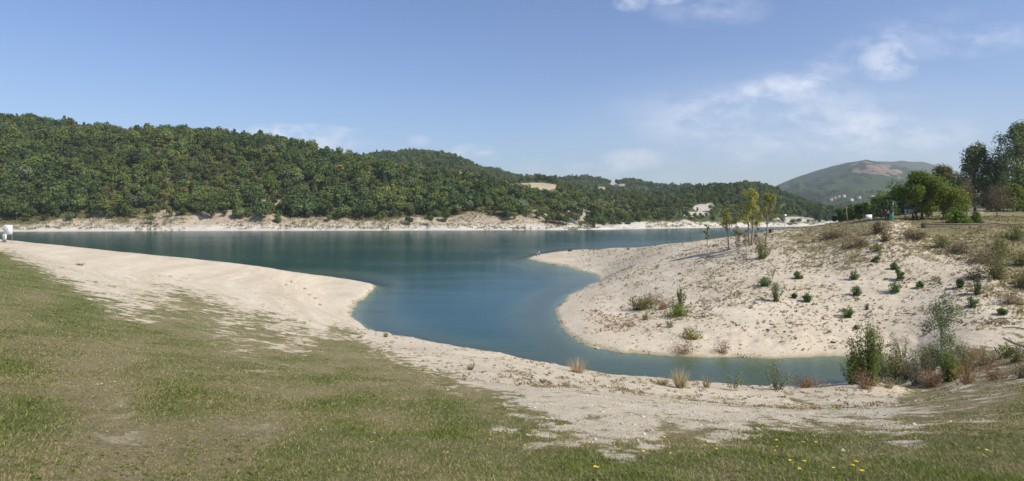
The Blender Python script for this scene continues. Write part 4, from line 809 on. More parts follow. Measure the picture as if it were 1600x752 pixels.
# low tufts on the sand (countless)
def cover_tufts():
    g = np.random.default_rng(5); mb = MB(); N = 90000
    u = g.uniform(820, 1750, N); y = np.exp(g.uniform(math.log(52), math.log(200), N)); x = (u - 800) / F * y; z = H(x, y); v = V0 + F * (E - z) / y
    T_ = np.array([(1400, 375, 2.0), (1330, 370, 2.2), (1260, 375, 1.9), (1330, 400, 1.2), (1450, 405, 1.3), (1400, 430, .4), (1300, 430, .7), (1230, 400, .5), (1200, 450, .35), (1250, 490, .35), (1100, 480, .8), (1140, 470, .8), (1060, 480, .8), (1100, 500, .6), (1180, 480, .5), (1150, 390, 1.3), (1080, 410, .6), (1000, 440, .6), (1040, 440, .5), (990, 420, .5), (960, 460, .12), (900, 480, 0), (900, 405, .3), (1000, 393, 1.3), (1080, 385, 1.3), (900, 395, .3), (930, 392, 1.0),
                   (860, 402, 0), (950, 520, .2), (955, 505, 1.0), (940, 515, .5), (1150, 520, .3), (1250, 540, .15), (1350, 520, .25), (1450, 480, .3), (1500, 500, 1.0), (1590, 500, 1.6), (1540, 520, .8), (1590, 460, 1.2), (1540, 440, 1.5), (1500, 410, 1.4), (1590, 400, 2.2), (1450, 365, 2.4), (1550, 370, 2.4), (1590, 350, 2.4), (1400, 550, .3), (1750, 450, 2), (1200, 430, .15), (1420, 520, .3)])
    f = RBF(T_[:, :2], T_[:, 2], 'lin', .01); P = np.stack([u, np.clip(v, 340, 570)], 1); dn = np.clip(f(P), 0, 3) * (.25 + 1.6 * sstep(.42, .66, fbm(x * .22, y * .22, 61, 4)))
    ok = (z > .25) & (v > 338) & (v < 575) & (g.uniform(size=N) < dn * .62 * (1 - .2 * sstep(400, 470, v))); x, y, z, u, v = x[ok], y[ok], z[ok], u[ok], v[ok]; n = len(x)
    sz = g.uniform(.05, .17, n) * (1 + 1.2 * (g.uniform(size=n) < .07)); kind = np.where(g.uniform(size=n) < .5, 0, np.where(g.uniform(size=n) < .5, 1, 4)); kind = np.where((u < 990) & (v > 480) & (g.uniform(size=n) < .5), 2, kind); kind = np.where(g.uniform(size=n) < .04, 3, kind)
    for k in range(9):
        C = np.stack([x, y, z], 1) + g.normal(size=(n, 3)) * (sz[:, None] * [.42, .42, 0]); C[:, 2] += g.uniform(-.1, .7, n) * sz
        mb.leaves(C, g.normal(size=(n, 3)) + [0, -.2, .4], sz * .55, 1.9, g=g)
    K = [np.tile(kind, 9)]
    N = 9000; u = g.uniform(380, 1500, N); y = 1 / g.uniform(1 / 62, 1 / 22, N); x = (u - 800) / F * y; z = H(x, y); v = V0 + F * (E - z) / y; c, gr, q_ = masks(x, y, z)
    ok = (z > .5) & (c < .6) & (g.uniform(size=N) < (.10 + .5 * sstep(.48, .66, fbm(x * .5, y * .5, 91, 4))) * sstep(500, 900, u + v * .4)); x, y, z = x[ok], y[ok], z[ok]; n = len(x); sz = g.uniform(.04, .15, n); kd = np.where(g.uniform(size=n) < .5, 0, np.where(g.uniform(size=n) < .5, 4, 1))
    for k in range(9):
        C = np.stack([x, y, z], 1) + g.normal(size=(n, 3)) * (sz[:, None] * [.6, .6, 0]); C[:, 2] += g.uniform(-.1, .6, n) * sz; mb.leaves(C, g.normal(size=(n, 3)) + [0, -.2, .4], sz * .5, 2.0, g=g); K.append(kd)
    mb.qm = list(np.concatenate(K)); tag(mb.build('ground_cover', [M['dry'], M['brown'], M['redweed'], M['bushgreen'], M['olive']]), 'low dry tufts and stubble scattered over the sandy headland', kind='stuff')
cover_tufts()

def lawn():
    g = np.random.default_rng(17); V = []; G = []
    def zone_(N, ya, yb, hh, ww, seed):
        u = g.uniform(-260, 1860, N); iy = g.uniform(1 / yb, 1 / ya, N); y = 1 / iy; x = (u - 800) / F * y; z = H(x, y); c, gr, n3_ = masks(x, y, z)
        ok = g.uniform(size=N) < np.clip(c, .07, 1) * (.6 + .4 * gr) ; x, y, z, gr = x[ok], y[ok], z[ok], gr[ok]; ok = z > .8; x, y, z, gr = x[ok], y[ok], z[ok], gr[ok]; n = len(x)
        C = np.stack([x, y, z - .01], 1); a = g.uniform(0, 6.28, n); wd = ww * y; D = np.stack([np.cos(a), np.sin(a), 0 * a], 1) * (wd / 2 * g.uniform(.6, 1.4, n))[:, None]
        hgt = hh * (.45 + .75 * gr) * g.uniform(.5, 1.4, n) * (1 + y * .012); b = g.uniform(0, 6.28, n); tip = C + np.stack([np.cos(b) * hgt * .8, np.sin(b) * hgt * .8, hgt * .75], 1)
        V.append(np.stack([C - D, C + D, tip], 1).reshape(-1, 3)); G.append(np.repeat(np.clip(gr + g.normal(size=n) * .30, 0, 1), 3))
    zone_(560000, 3.2, 11, .042, .0016, 1); zone_(420000, 9, 70, .044, .0017, 2)
    Vv = np.concatenate(V); me = np_mesh('grass', Vv, tris=np.arange(len(Vv)).reshape(-1, 3), attrs={'g': np.concatenate(G)})
    t = NT('grass_blades'); isl = t.n('ShaderNodeNewGeometry').outputs['Random Per Island']
    col = t.mix(t.mr(t.attr('g'), .25, .9), t.mix(isl, (.17, .14, .060), (.56, .47, .27)), t.mix(isl, (.066, .108, .020), (.21, .25, .062)))
    d = t.n('ShaderNodeBsdfDiffuse', {'Color': col}).outputs[0]; tr = t.n('ShaderNodeBsdfTranslucent', {'Color': col}).outputs[0]; m = t.n('ShaderNodeMixShader', {0: .3}); t.t.links.new(d, m.inputs[1]); t.t.links.new(tr, m.inputs[2]); t.fin(m.outputs[0])
    me.materials.append(t.m); tag(link(bpy.data.objects.new('grass', me)), 'short green and dry grass of the foreground lawn', kind='stuff')
lawn()

def turf_weeds():
    g = np.random.default_rng(41); mb = MB(); N = 3600; u = g.uniform(-200, 1800, N); y = 1 / g.uniform(1 / 26, 1 / 3.6, N); x = (u - 800) / F * y; z = H(x, y); c, gr, q_ = masks(x, y, z)
    ok = (c > .35) & (fbm(x * .4, y * .4, 19, 3) > .46); x, y, z = x[ok], y[ok], z[ok]; n = len(x); sz = g.uniform(.009, .024, n)
    for k in range(11):
        a = g.uniform(0, 6.28, n); rr = sz * g.uniform(.3, 1.5, n); C = np.stack([x + np.cos(a) * rr, y + np.sin(a) * rr, z + .008 + g.uniform(0, .025, n)], 1); mb.leaves(C, np.stack([np.cos(a) * .5, np.sin(a) * .5, a * 0 + 1], 1), sz * .9, 1.6, g=g)
    mb.qm = list(np.tile(np.where(g.uniform(size=n) < .6, 0, np.where(g.uniform(size=n) < .5, 1, 2)), 11)); tag(mb.build('turf_weeds', [M['mid'], M['olive'], M['dry']]), 'broad leafed weeds and dead leaves in the turf', kind='stuff')
turf_weeds()

def pebbles():
    g = np.random.default_rng(23); N = 90000; u = g.uniform(-150, 1800, N); y = 1 / g.uniform(1 / 110, 1 / 8, N); x = (u - 800) / F * y; z = H(x, y); c, gr, n3_ = masks(x, y, z)
    ok = (z > .05) & (g.uniform(size=N) < np.clip(1 - c, .03, 1) * np.clip(n3_ * 1.6 - .25, .1, 1) * .45 * (1 - .9 * sstep(.4, .9, c))); x, y, z = x[ok], y[ok], z[ok]; n = len(x)
    s = g.uniform(.006, .018, n) * (1 + 2.0 * g.uniform(size=n) ** 12) * (1 + y * .03)
    base = np.array([(1, 0, 0), (0, 1, 0), (-1, 0, 0), (0, -1, 0), (0, 0, 1), (.0, 0, -1)], float); a = g.uniform(0, 6.28, n); ca, sa = np.cos(a), np.sin(a)
    B = base[None] * (s[:, None] * g.uniform(.6, 1.3, (n, 3)) * [1, 1, .6])[:, None, :] + g.normal(size=(n, 6, 3)) * s[:, None, None] * .15
    Bx = B[..., 0] * ca[:, None] - B[..., 1] * sa[:, None]; By = B[..., 0] * sa[:, None] + B[..., 1] * ca[:, None]
    V = np.stack([Bx + x[:, None], By + y[:, None], B[..., 2] + z[:, None]], -1).reshape(-1, 3); f = np.array([(0, 1, 4), (1, 2, 4), (2, 3, 4), (3, 0, 4), (1, 0, 5), (2, 1, 5), (3, 2, 5), (0, 3, 5)])
    T_ = (f[None] + (np.arange(n) * 6)[:, None, None]).reshape(-1, 3)
    t = NT('pebble'); isl = t.n('ShaderNodeNewGeometry').outputs['Random Per Island']; t.fin(t.n('ShaderNodeBsdfDiffuse', {'Color': t.mix(isl, (.34, .29, .215), (.62, .555, .44))}).outputs[0])
    tag(link(bpy.data.objects.new('pebbles', np_mesh('pebbles', V, tris=T_, mats=[t.m]))), 'loose pale pebbles scattered over the beach', kind='stuff')
pebbles()

def shore_stones():
    g = np.random.default_rng(29); N = 150000; u = g.uniform(430, 1420, N); y = np.exp(g.uniform(math.log(43), math.log(200), N)); x = (u - 800) / F * y; z0 = terr(tw(u, y)); k = np.abs(z0) < .35; x, y = x[k], y[k]; z = H(x, y)
    ok = (z > -.12) & (z < .16) & (g.uniform(size=len(x)) < .8 * sstep(.40, .62, fbm(x * .25, y * .25, 38, 3))); x, y, z = x[ok], y[ok], z[ok]; n = len(x); s_ = g.uniform(.025, .07, n) * (1 + 2.2 * g.uniform(size=n) ** 8) * (.7 + y * .006)
    base = np.array([(1, 0, 0), (0, 1, 0), (-1, 0, 0), (0, -1, 0), (0, 0, 1), (.0, 0, -1)], float)
    B = base[None] * (s_[:, None] * g.uniform(.6, 1.3, (n, 3)) * [1, 1, .6])[:, None, :] + g.normal(size=(n, 6, 3)) * s_[:, None, None] * .18
    V = B + np.stack([x, y, z], 1)[:, None, :]; f = np.array([(0, 1, 4), (1, 2, 4), (2, 3, 4), (3, 0, 4), (1, 0, 5), (2, 1, 5), (3, 2, 5), (0, 3, 5)])
    t = NT('wet_stone'); isl = t.n('ShaderNodeNewGeometry').outputs['Random Per Island']; t.fin(t.n('ShaderNodeBsdfDiffuse', {'Color': t.mix(isl, (.12, .10, .06), (.48, .42, .31))}).outputs[0])
    tag(link(bpy.data.objects.new('shore_stones', np_mesh('shore_stones', V.reshape(-1, 3), tris=(f[None] + (np.arange(n) * 6)[:, None, None]).reshape(-1, 3), mats=[t.m]))), 'wet stones and debris strewn along the waterline', kind='stuff')
shore_stones()

# ------------------------------------------------------------------ yellow flowers
FL = [(1102, 700), (1106, 695), (1120, 707), (1122, 702), (1234, 727), (1258, 733), (1250, 738), (1333, 743), (1336, 740), (1348, 746), (1302, 737), (1211, 709), (1214, 702), (1190, 679), (1188, 664), (1215, 692), (1240, 657), (1360, 685), (1397, 668), (1404, 658), (1458, 653), (1482, 666), (1415, 679), (1272, 685), (1275, 697), (1178, 693), (1255, 696), (1362, 662), (1429, 690), (1236, 671), (1309, 668), (1134, 671), (1140, 660),
      (930, 736), (934, 733), (882, 671), (848, 655), (915, 705), (822, 703), (765, 690), (700, 712), (580, 697), (597, 690), (1005, 716), (1541, 709), (1525, 682), (1037, 690), (990, 660), (780, 682), (1080, 712)]
fm_s = MB(); fm_s.tube([(0, 0, -.01), (.006, 0, .07), (.003, .004, .13)], [.003, .0025, .002], 4)
fm_h = MB(); 
for k in range(9):
    a = k * 2 * math.pi / 9; c, s_ = math.cos(a), math.sin(a); r = .026
    fm_h.add([(0, 0, .13), (c * r * .6 - s_ * .008, s_ * r * .6 + c * .008, .137), (c * r, s_ * r, .134), (c * r * .6 + s_ * .008, s_ * r * .6 - c * .008, .137)], [(0, 1, 2, 3)])
stem_me = fm_s.mesh('stem', M['bushgreen']); head_me = fm_h.mesh('flower_head', M['petal'])
for i, (u, v) in enumerate(FL):
    P = hit(u, v + 3); o = empty('yellow_flower', P, rnd.uniform(0, 6.28)); k = rnd.uniform(.5, .95); o.scale = (k, k, k * rnd.uniform(.6, 1.1))
    where = ('in the bottom turf ' if v > 725 else 'on the pebbly turf ' if u > 950 else 'in the turf near the beach ') + ('straight below the spit tip' if u < 960 else 'below the straw clumps' if u < 1125 else 'below the small silvery sapling' if u < 1180 else 'below the bushier silvery sapling' if u < 1245 else 'below the low red weeds' if u < 1320 else 'below the tallest green bush' if u < 1400 else 'below the grey twiggy bush' if u < 1465 else 'in the right corner')
    tag(o, 'small yellow wild flower ' + where, 'flower', 'yellow flowers dotted over the turf')
    for nm, mm in (('stem', stem_me), ('flower_head', head_me)): c = bpy.data.objects.new(nm, mm); link(c, o); c.rotation_euler = (rnd.uniform(-.2, .2) + (.35 if nm == 'flower_head' else 0) * 0, 0, 0)

# ------------------------------------------------------------------ stones, logs
def rock(name, cat, label, u, v, r, mat, group=None, flat=.6):
    P = hit(u, v); g = np.random.default_rng(int(u + v)); import bmesh
    bm = bmesh.new(); bmesh.ops.create_icosphere(bm, subdivisions=2, radius=1)
    k = [Vector(g.normal(size=3)).normalized() for _ in range(9)]; dd = g.uniform(.55, .9, 9)
    for vv in bm.verts:
        for n_, d_ in zip(k, dd):
            q = vv.co.dot(n_)
            if q > d_: vv.co -= n_ * (q - d_)
        vv.co = Vector((vv.co.x * r, vv.co.y * r * .85, vv.co.z * r * flat))
    me = bpy.data.meshes.new(name); bm.to_mesh(me); bm.free(); me.materials.append(M[mat]); o = bpy.data.objects.new(name, me); o.location = P + Vector((0, 0, r * flat * .35)); o.rotation_euler = (0, 0, g.uniform(0, 6)); link(o); return tag(o, label, cat, group)
rock('boulder', 'boulder', 'dull grey boulder on the sand above the channel', 1302, 536, .26, 'dark_stone')
rock('stone', 'stone', 'pale yellowish stone at the channel water edge', 934, 545, .20, 'stone')
rock('stone', 'stone', 'small grey stone on the sand left of the boulder', 1243, 529, .16, 'dark_stone')
rock('stone', 'stone', 'small dark stone on the grassy far edge of the spit', 982, 390, .55, 'dark_stone')
rock('stone', 'stone', 'dark stone upper left on the lower sand slope', 1200, 516, .2, 'dark_stone')
rock('stone', 'stone', 'dark stone between the boulder and the first one', 1226, 519, .15, 'dark_stone')
rock('stone', 'stone', 'dark stone behind the tip of the tallest green bush', 1338, 514, .25, 'dark_stone', flat=1.2)
rock('stone', 'stone', 'dark stone by the point of the left beach', 588, 458, .3, 'dark_stone')
rock('stump', 'stump', 'upright dark stump over the tallest green bush', 1355, 484, .2, 'dark_stone', flat=1.8)
P = hit(1591, 545); mb = MB(); mb.tube([(-.9, .3, .75), (-.3, .1, .42), (.4, 0, .2), (1.0, -.2, .05)], [.06, .09, .11, .12], 8); mb.tube([(-.3, .1, .42), (-.5, .3, .8)], [.05, .02], 5)
o = mb.build('fallen_trunk', M['wood'], None, True); o.location = P; tag(o, 'grey broken trunk lying on the right slope foot', 'log')
for (u, v, L_, rz, l) in [(1568, 500, 2.6, .3, 'long dead branch lying on the right slope'), (1590, 515, 2.0, -.5, 'short dead branch under the long one'), (1362, 488, 1.8, .9, 'thin fallen stick near the upright stump'), (1425, 493, 2.0, -.6, 'thin fallen stick in the middle of the sand slope')]:
    P = hit(u, v); mb = MB(); mb.tube([(-L_ / 2, 0, .05), (-L_ * .15, .1, .16), (L_ * .2, .02, .1), (L_ / 2, .12, .04)], [.03, .05, .05, .02], 6); mb.tube([(0, .05, .12), (L_ * .2, .3, .35)], [.03, .01], 5)
    o = mb.build('dead_branch', M['bark'], None, True); o.location = P; o.rotation_euler = (0, 0, rz); tag(o, l, 'branch')

# ------------------------------------------------------------------ signs and park furniture
def sized(P): return px(P)
P = hit(12.5, 380); s = px(P); root = empty('lakeside_sign', P, .05); tag(root, 'white square notice board on two posts at the beach top', 'sign')
w, hh, b = 13 * s, 14.5 * s, 13.5 * s
MB().box((0, 0, b + hh / 2), (w, .03, hh)).build('panel', M['white'], root)
for x in (-w / 2 + .06, w / 2 - .06): MB().tube([(x, .05, -.4), (x, .05, b + hh * .95)], [.03, .03], 8).build('post', M['grey_metal'], root)
pr = MB()
for k, (zz, ww) in enumerate([(.82, .6), (.73, .5), (.36, .66), (.28, .5), (.2, .6)]): pr.box((0, -.0185, b + hh * zz), (w * ww, .004, hh * .03))
pr.build('faint_lines', M['faint'], root)
MB().tube([(-.02, -.017, b + hh * .55), (-.02, -.022, b + hh * .55)], [.11, .11], 16).build('red_symbol', M['red'], root)
MB().box((-.02, -.024, b + hh * .55), (.14, .004, .05)).build('symbol_bar', M['white'], root)
P = hit(7, 378.5); s = px(P); root = empty('small_sign', P, .12); tag(root, 'narrow white sign with round symbols leaning below the notice board', 'sign')
MB().box((0, 0, 6.4 * s), (5.5 * s, .025, 12.2 * s), rx=-.05).build('panel', M['white'], root)
for zz, mm in ((9.6, 'red'), (6.6, 'black')):
    yq = -.0135 - .05 * (zz - 6.4) * s * -1 - .004
    MB().tube([(0, yq, zz * s), (0, yq - .006, zz * s)], [1.5 * s, 1.5 * s], 16).build('round_symbol', M[mm], root); MB().tube([(0, yq - .006, zz * s), (0, yq - .012, zz * s)], [.9 * s, .9 * s], 16).build('symbol_centre', M['white'], root)
MB().box((0, -.03, 2.6 * s), (3.6 * s, .006, .9 * s)).build('black_strip', M['black'], root)
for sx in (-1, 1): MB().tube([(sx * 2.2 * s, .06, -.3), (sx * 2.2 * s, .04, 11 * s)], [.02, .02], 6).build('post', M['grey_metal'], root)

P = back(1357.5, 98); s = px(P); root = empty('plain_sign', P, -.1); tag(root, 'plain white rectangular board low on the crest', 'sign')
zb = max(.2, (V0 + F * (E - P.z) / P.y - 343) * s)
MB().box((0, 0, zb + 3.7 * s), (9.6 * s, .03, 7.4 * s)).build('panel', M['white'], root)
for x in (-4, 4): MB().tube([(x * s, .05, -.4), (x * s, .05, zb + 7 * s)], [.03, .03], 6).build('post', M['grey_metal'], root)
P = back(1420.5, 99); s = px(P); root = empty('information_board', P, -.12); tag(root, 'roofed information board with a pale map beside the shady tree', 'information board')
g0 = (V0 + F * (E - P.z) / P.y)
zt = (g0 - 327) * s; zbp = (g0 - 334.5) * s
MB().box((0, 0, (zt + zbp) / 2), (12.5 * s, .04, zt - zbp)).build('panel', M['white'], root)
MB().box((-3.2 * s, -.024, (zt + zbp) / 2 + .06), (4.6 * s, .006, (zt - zbp) * .75)).build('green_map', M['map_green'], root)
for x in (-5.6, 5.6): MB().box((x * s, .05, (g0 - 322) * s / 2 - .2), (.1, .1, (g0 - 322) * s + .4)).build('post', M['wood'], root)
rf = MB(); rz = (g0 - 322) * s
rf.box((0, -.32, rz), (15 * s, .75, .05), rx=.45); rf.box((0, .36, rz), (15 * s, .75, .05), rx=-.45); rf.build('roof', M['wood'], root)
P = back(1395.5, 96); s = px(P); root = empty('notice_pole', P); tag(root, 'thin pole carrying two small grey plates beside the bin', 'sign'); g0 = (V0 + F * (E - P.z) / P.y)
MB().tube([(0, 0, -.4), (0, 0, (g0 - 315) * s)], [.035, .03], 8).build('pole', M['grey_metal'], root)
MB().box((-.02, -.05, (g0 - 329.5) * s), (3 * s, .03, 5 * s)).build('grey_plate', M['concrete'], root)
MB().box((-.02, -.05, (g0 - 333.6) * s), (2.4 * s, .03, 2.4 * s)).build('white_plate', M['white'], root)
P = back(1393.3, 95.3); s = px(P); root = empty('litter_bin', P); tag(root, 'teal litter bin at the foot of the thin pole', 'litter bin')
MB().tube([(0, 0, 0), (0, 0, .1), (0, 0, .75), (0, 0, .8)], [.2, .24, .28, .30], 12).build('bin_body', M['teal'], root, True)
MB().tube([(0, 0, .8), (0, 0, .9), (0, 0, .97)], [.31, .26, .10], 12).build('lid', M['teal'], root, True)
P = back(1324.5, 120); s = px(P); root = empty('timber_pole', P); tag(root, 'slightly leaning timber pole at the park edge', 'pole')
g0 = (V0 + F * (E - P.z) / P.y); MB().tube([(0, 0, -.5), (-.35, 0, (g0 - 323) * s)], [.12, .08], 8).build('pole', M['wood'], root)
MB().box((-.35, 0, (g0 - 324) * s), (.9, .08, .1)).build('crossbar', M['wood'], root)
P = back(1226.5, 118); s = px(P); g0 = (V0 + F * (E - P.z) / P.y); root = empty('lakeside_lamp', P); tag(root, 'pale blue grey post with a boxy head near the water', 'lamp post')
MB().tube([(0, 0, -.4), (0, 0, (g0 - 340) * s)], [.04, .03], 8).build('pole', M['grey_metal'], root)
MB().box((0, 0, (g0 - 337.5) * s), (5 * s, .25, 4.6 * s)).build('head_box', M['grey_metal'], root)
# low wall along the lawn, shade put into the dark colour of its face
root = empty('retaining_wall', (0, 0, 0)); tag(root, 'low retaining wall with shade painted into its face along the edge of the lawn', 'wall'); mw = MB(); cpm = MB()
us = np.linspace(1440, 1760, 40); wx = (us - 800) / F * 88.5; wy = 88.5 + .5 * np.sin(us * .02); wz = 11.12 + (fbm(us * .05, us * 0, 4, 3) - .5) * .25
def strip(mb, x0, y0, za, zb, th):
    n = len(x0); V = np.concatenate([np.stack([x0, y0, za], 1), np.stack([x0, y0, zb], 1), np.stack([x0, y0 + th, zb], 1), np.stack([x0, y0 + th, za], 1)]); i = np.arange(n - 1); Q = []
    for p, q in ((0, 1), (1, 2), (2, 3), (3, 0)): Q += [(p * n + k, p * n + k + 1, q * n + k + 1, q * n + k) for k in i]
    Q += [(0, n, 2 * n, 3 * n), (n - 1, 4 * n - 1, 3 * n - 1, 2 * n - 1)]; mb.add(V, Q)
strip(mw, wx, wy, wz - 1.1, wz, .35); strip(cpm, wx, wy - .06, wz + .002, wz + .07, .47)
mw.build('wall_face', M['shaded_wall'], root); cpm.build('coping', M['concrete'], root)

# hamlet under the mountain
HG = 'houses of the hamlet under the mountain'
for i, (u, v, w_) in enumerate([(1305, 312, 16), (1311, 310, 14), (1318, 309, 12), (1342, 311, 12), (1362, 310, 15), (1408, 309, 12), (1298, 314, 12), (1330, 315, 13)]):
    ys = np.linspace(1900, 4300, 800); xs = (u - 800) / F * ys; zz = mtn.z(xs, ys); k = int(np.argmax(zz >= E - (v - V0) / F * ys)); y = ys[k]; x = xs[k]; z = zz[k]
    root = empty('house', (x, y, z), rnd.uniform(-.4, .4)); root.name = 'house'
    tag(root, ['leftmost tall pale house of the upper cluster', 'pale house in the middle of the upper cluster', 'small pale house right end of the upper cluster', 'lone white house in the dark woods', 'whitest house right of the lone one', 'pale house close to the park trees', 'low pale house below the upper cluster', 'small low house between cluster and lone house'][i], 'house', HG)
    d_ = w_ * .7; h_ = 8
    MB().box((0, 0, h_ / 2 - 1), (w_, d_, h_ + 2)).build('wall', M['plaster'], root)
    rm = MB(); o_ = .6; rm.add([(-w_ / 2 - o_, -d_ / 2 - o_, h_), (w_ / 2 + o_, -d_ / 2 - o_, h_), (w_ / 2 + o_, d_ / 2 + o_, h_), (-w_ / 2 - o_, d_ / 2 + o_, h_), (-w_ / 2 - o_, 0, h_ + 3), (w_ / 2 + o_, 0, h_ + 3)], [(0, 1, 5, 4), (2, 3, 4, 5), (0, 3, 2, 1)], [(0, 4, 3), (1, 2, 5)]); rm.build('roof', M['tile'], root)
    for q in (-1, 1):
        MB().box((q * w_ * .25, -d_ / 2 - .05, h_ * .6), (1.2, .12, 1.6)).build('window', M['pane'], root)

# ------------------------------------------------------------------ people
SK = simple('skin', (.45, .27, .19), .6, .05); HAIR = simple('hair', (.03, .022, .018), .8, .1)
def cloth(nm, c): return simple(nm, c, .9, .12)
CL = dict(black=cloth('black_cloth', (.02, .02, .025)), navy=cloth('navy_cloth', (.025, .03, .07)), maroon=cloth('maroon_cloth', (.12, .025, .03)), white=cloth('white_cloth', (.62, .68, .78)), pink=cloth('pink_cloth', (.55, .36, .42)), grey=cloth('grey_cloth', (.30, .27, .26)), denim=cloth('denim', (.05, .07, .13)), brown=cloth('brown_cloth', (.10, .06, .05)), tan=cloth('tan_cloth', (.33, .25, .20)))
def person(P, rz, h, top, legs, pose, label, seed=0):
    k = h / 1.72
    if pose == 'sit':
        J = dict(pel=(0, 0, .13), sp=(0, .05, .38), ch=(0, .04, .56), nk=(0, .0, .68), hd=(0, -.03, .80), ht=(0, -.03, .90), hl=(-.09, -.02, .12), hr=(.09, -.02, .12), kl=(-.17, -.38, .42), kr=(.17, -.36, .40), al=(-.14, -.62, .07), ar=(.14, -.60, .07), fl=(-.15, -.76, .04), fr=(.15, -.74, .04),
                 sl=(-.18, .03, .60), sr=(.18, .03, .60), el=(-.27, -.12, .40), er=(.27, -.10, .40), wl=(-.14, -.34, .42), wr=(.14, -.33, .40), gl=(-.08, -.40, .42), gr=(.08, -.39, .40))
    else:
        a = {'walk': .22, 'stand': .03, 'bend': .05}[pose]; b = .42 if pose == 'bend' else 0
        J = dict(pel=(0, 0, .90), sp=(0, -b * .3, 1.08), ch=(0, -b * .75, 1.27 - b * .15), nk=(0, -b * 1.05, 1.43 - b * .3), hd=(0, -b * 1.2 - .02, 1.56 - b * .42), ht=(0, -b * 1.25 - .02, 1.66 - b * .45), hl=(-.09, 0, .88), hr=(.09, 0, .88), kl=(-.10, -a - .02, .48), kr=(.10, a * .3 - .02, .48), al=(-.10, -a * 1.1, .07), ar=(.10, a * 1.4, .08 + a * .2),
                 fl=(-.11, -a * 1.1 - .16, .035), fr=(.11, a * 1.4 - .15, .04), sl=(-.19, -b * .8, 1.36 - b * .2), sr=(.19, -b * .8, 1.36 - b * .2), el=(-.25, a * .6 - b * .9, 1.10 - b * .2), er=(.25, -a * .5 - b * .9, 1.10 - b * .2), wl=(-.24, a * .6 - .12 - b * .9, .88 - b * .3), wr=(.24, -a * .9 - .10 - b * .9, .90 - b * .3), gl=(-.23, a * .6 - .16 - b * .9, .80 - b * .3), gr=(.23, -a * .9 - .14 - b * .9, .82 - b * .3))
    Rr = dict(pel=.135, sp=.125, ch=.14, nk=.06, hd=.095, ht=.075, hl=.10, hr=.10, kl=.065, kr=.065, al=.042, ar=.042, fl=.035, fr=.035, sl=.065, sr=.065, el=.045, er=.045, wl=.032, wr=.032, gl=.032, gr=.032)
    names = list(J); ed = [('pel', 'sp'), ('sp', 'ch'), ('ch', 'nk'), ('nk', 'hd'), ('hd', 'ht'), ('pel', 'hl'), ('pel', 'hr'), ('hl', 'kl'), ('kl', 'al'), ('al', 'fl'), ('hr', 'kr'), ('kr', 'ar'), ('ar', 'fr'), ('ch', 'sl'), ('ch', 'sr'), ('sl', 'el'), ('el', 'wl'), ('wl', 'gl'), ('sr', 'er'), ('er', 'wr'), ('wr', 'gr')]
    me = bpy.data.meshes.new('sk'); me.from_pydata([J[n] for n in names], [(names.index(a_), names.index(b_)) for a_, b_ in ed], [])
    tmp = bpy.data.objects.new('sk', me); COL.objects.link(tmp); md = tmp.modifiers.new('s', 'SKIN'); md.use_smooth_shade = True; sm = tmp.modifiers.new('d', 'SUBSURF'); sm.levels = 1
    if not me.skin_vertices: me.skin_vertices.new() if hasattr(me.skin_vertices, 'new') else None
    lay = me.skin_vertices[0].data if len(me.skin_vertices) else None
    if lay:
        for i, n in enumerate(names): lay[i].radius = (Rr[n], Rr[n]); lay[i].use_root = (n == 'pel')
    dg = bpy.context.evaluated_depsgraph_get(); ev = tmp.evaluated_get(dg); body = bpy.data.meshes.new_from_object(ev); bpy.data.objects.remove(tmp)
    body.name = 'person'; body.materials.clear()
    for m_ in (SK, CL[top], CL[legs], CL['black']): body.materials.append(m_)
    jp = {n: Vector(J[n]) for n in names}
    reg = {'nk': 0, 'hd': 0, 'ht': 0, 'gl': 0, 'gr': 0, 'pel': 2, 'hl': 2, 'hr': 2, 'kl': 2, 'kr': 2, 'al': 2, 'ar': 2, 'fl': 3, 'fr': 3}
    for p_ in body.polygons:
        c = p_.center; n = min(names, key=lambda q: (jp[q] - c).length - Rr[q] * .5); p_.material_index = reg.get(n, 1); p_.use_smooth = True
    o = bpy.data.objects.new('person', body); o.location = P; o.rotation_euler = (0, 0, rz); o.scale = (k, k, k); link(o); tag(o, label, 'person')
    hb = MB(); g = np.random.default_rng(seed); c = jp['hd'].lerp(jp['ht'], .6); V = []; nr, ns_ = 5, 10
    for i in range(nr):
        th = i / (nr - 1) * math.pi * .55
        for j in range(ns_): a_ = j * 2 * math.pi / ns_; back_ = .25 if math.sin(a_) > 0 else 0; V.append((c.x + math.sin(th) * math.cos(a_) * .108, c.y + .012 + math.sin(th) * math.sin(a_) * .115, c.z + .015 + math.cos(th) * .105 - back_ * .25 * math.sin(th)))
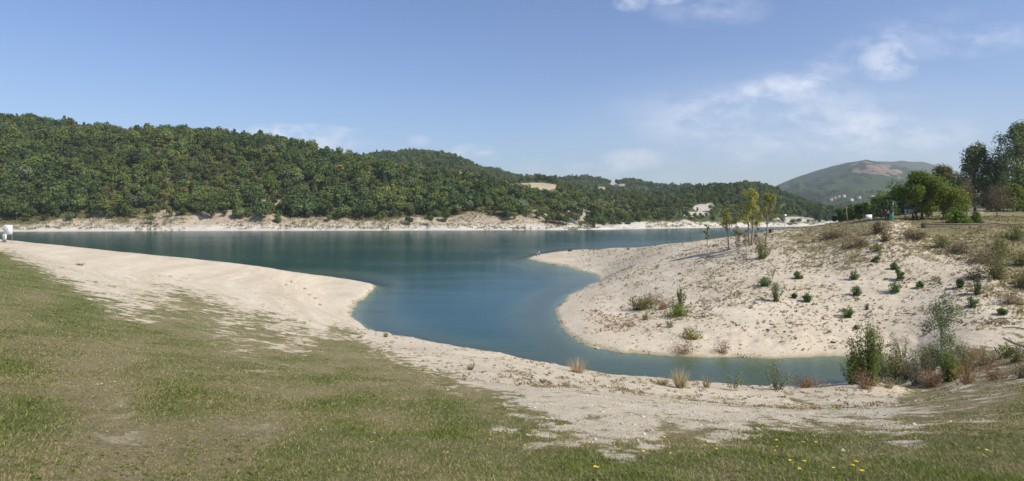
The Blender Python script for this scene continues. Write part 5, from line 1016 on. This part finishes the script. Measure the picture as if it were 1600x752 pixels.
    hb.add(V, [(i * ns_ + j, i * ns_ + (j + 1) % ns_, (i + 1) * ns_ + (j + 1) % ns_, (i + 1) * ns_ + j) for i in range(nr - 1) for j in range(ns_)]); hb.build('hair', HAIR, o, True)
    fb = MB(); hd = jp['hd']; fy = hd.y - .105
    for q in (-1, 1): fb.box((q * .036, fy + .012, hd.z + .035), (.022, .012, .012))
    fb.build('eyes', M['black'], o); MB().tube([(0, fy + .01, hd.z + .03), (0, fy - .018, hd.z), (0, fy + .01, hd.z - .012)], [.01, .016, .012], 6).build('nose', SK, o); MB().box((0, fy + .01, hd.z - .045), (.045, .012, .01)).build('mouth', CL['maroon'], o)
    return o
def pp(u, v, y=None): return hit(u, v) if y is None else back(u, y)
person(pp(842, 401), 2.6, 1.72, 'white', 'denim', 'stand', 'person standing at the spit tip in a white top', 1)
person(pp(838.4, 401.5), 2.2, 1.3, 'pink', 'black', 'bend', 'smaller person in a pink top stooping at the spit tip', 2)
person(pp(888.3, 393.4), 2.8, 1.7, 'maroon', 'black', 'sit', 'person in maroon sitting at the waterside, first of the seated three', 3)
person(pp(890.6, 393.2), 3.2, 1.75, 'black', 'black', 'sit', 'person in black sitting between the two in dark red and brown', 4)
person(pp(892.9, 393), 3.4, 1.65, 'brown', 'navy', 'sit', 'person in brown sitting beside the one in black at the waterside', 5)
person(pp(1204, 364.5), 2.9, 1.7, 'black', 'black', 'sit', 'person in black sitting alone on the crest by the saplings', 6)
person(back(1383.5, 97), .5, 1.74, 'maroon', 'brown', 'stand', 'person in dark maroon standing left of the couple by the bin', 7)
person(back(1387.6, 96.5), -.4, 1.72, 'grey', 'black', 'walk', 'person in a grey top and black trousers near the bin', 8)
person(back(1426.5, 96), -1.2, 1.6, 'black', 'black', 'bend', 'person in black bending forward by the shady tree', 9)
person(back(1430.3, 96.6), 1.3, 1.7, 'navy', 'black', 'walk', 'person in navy clothes walking beside the shady tree trunk', 10)
person(back(1441.5, 98.5), .6, 1.7, 'black', 'denim', 'stand', 'person in black standing just right of the shady tree trunk', 11)
# remaining vegetation detail: rename duplicates are handled by Blender's own suffixes
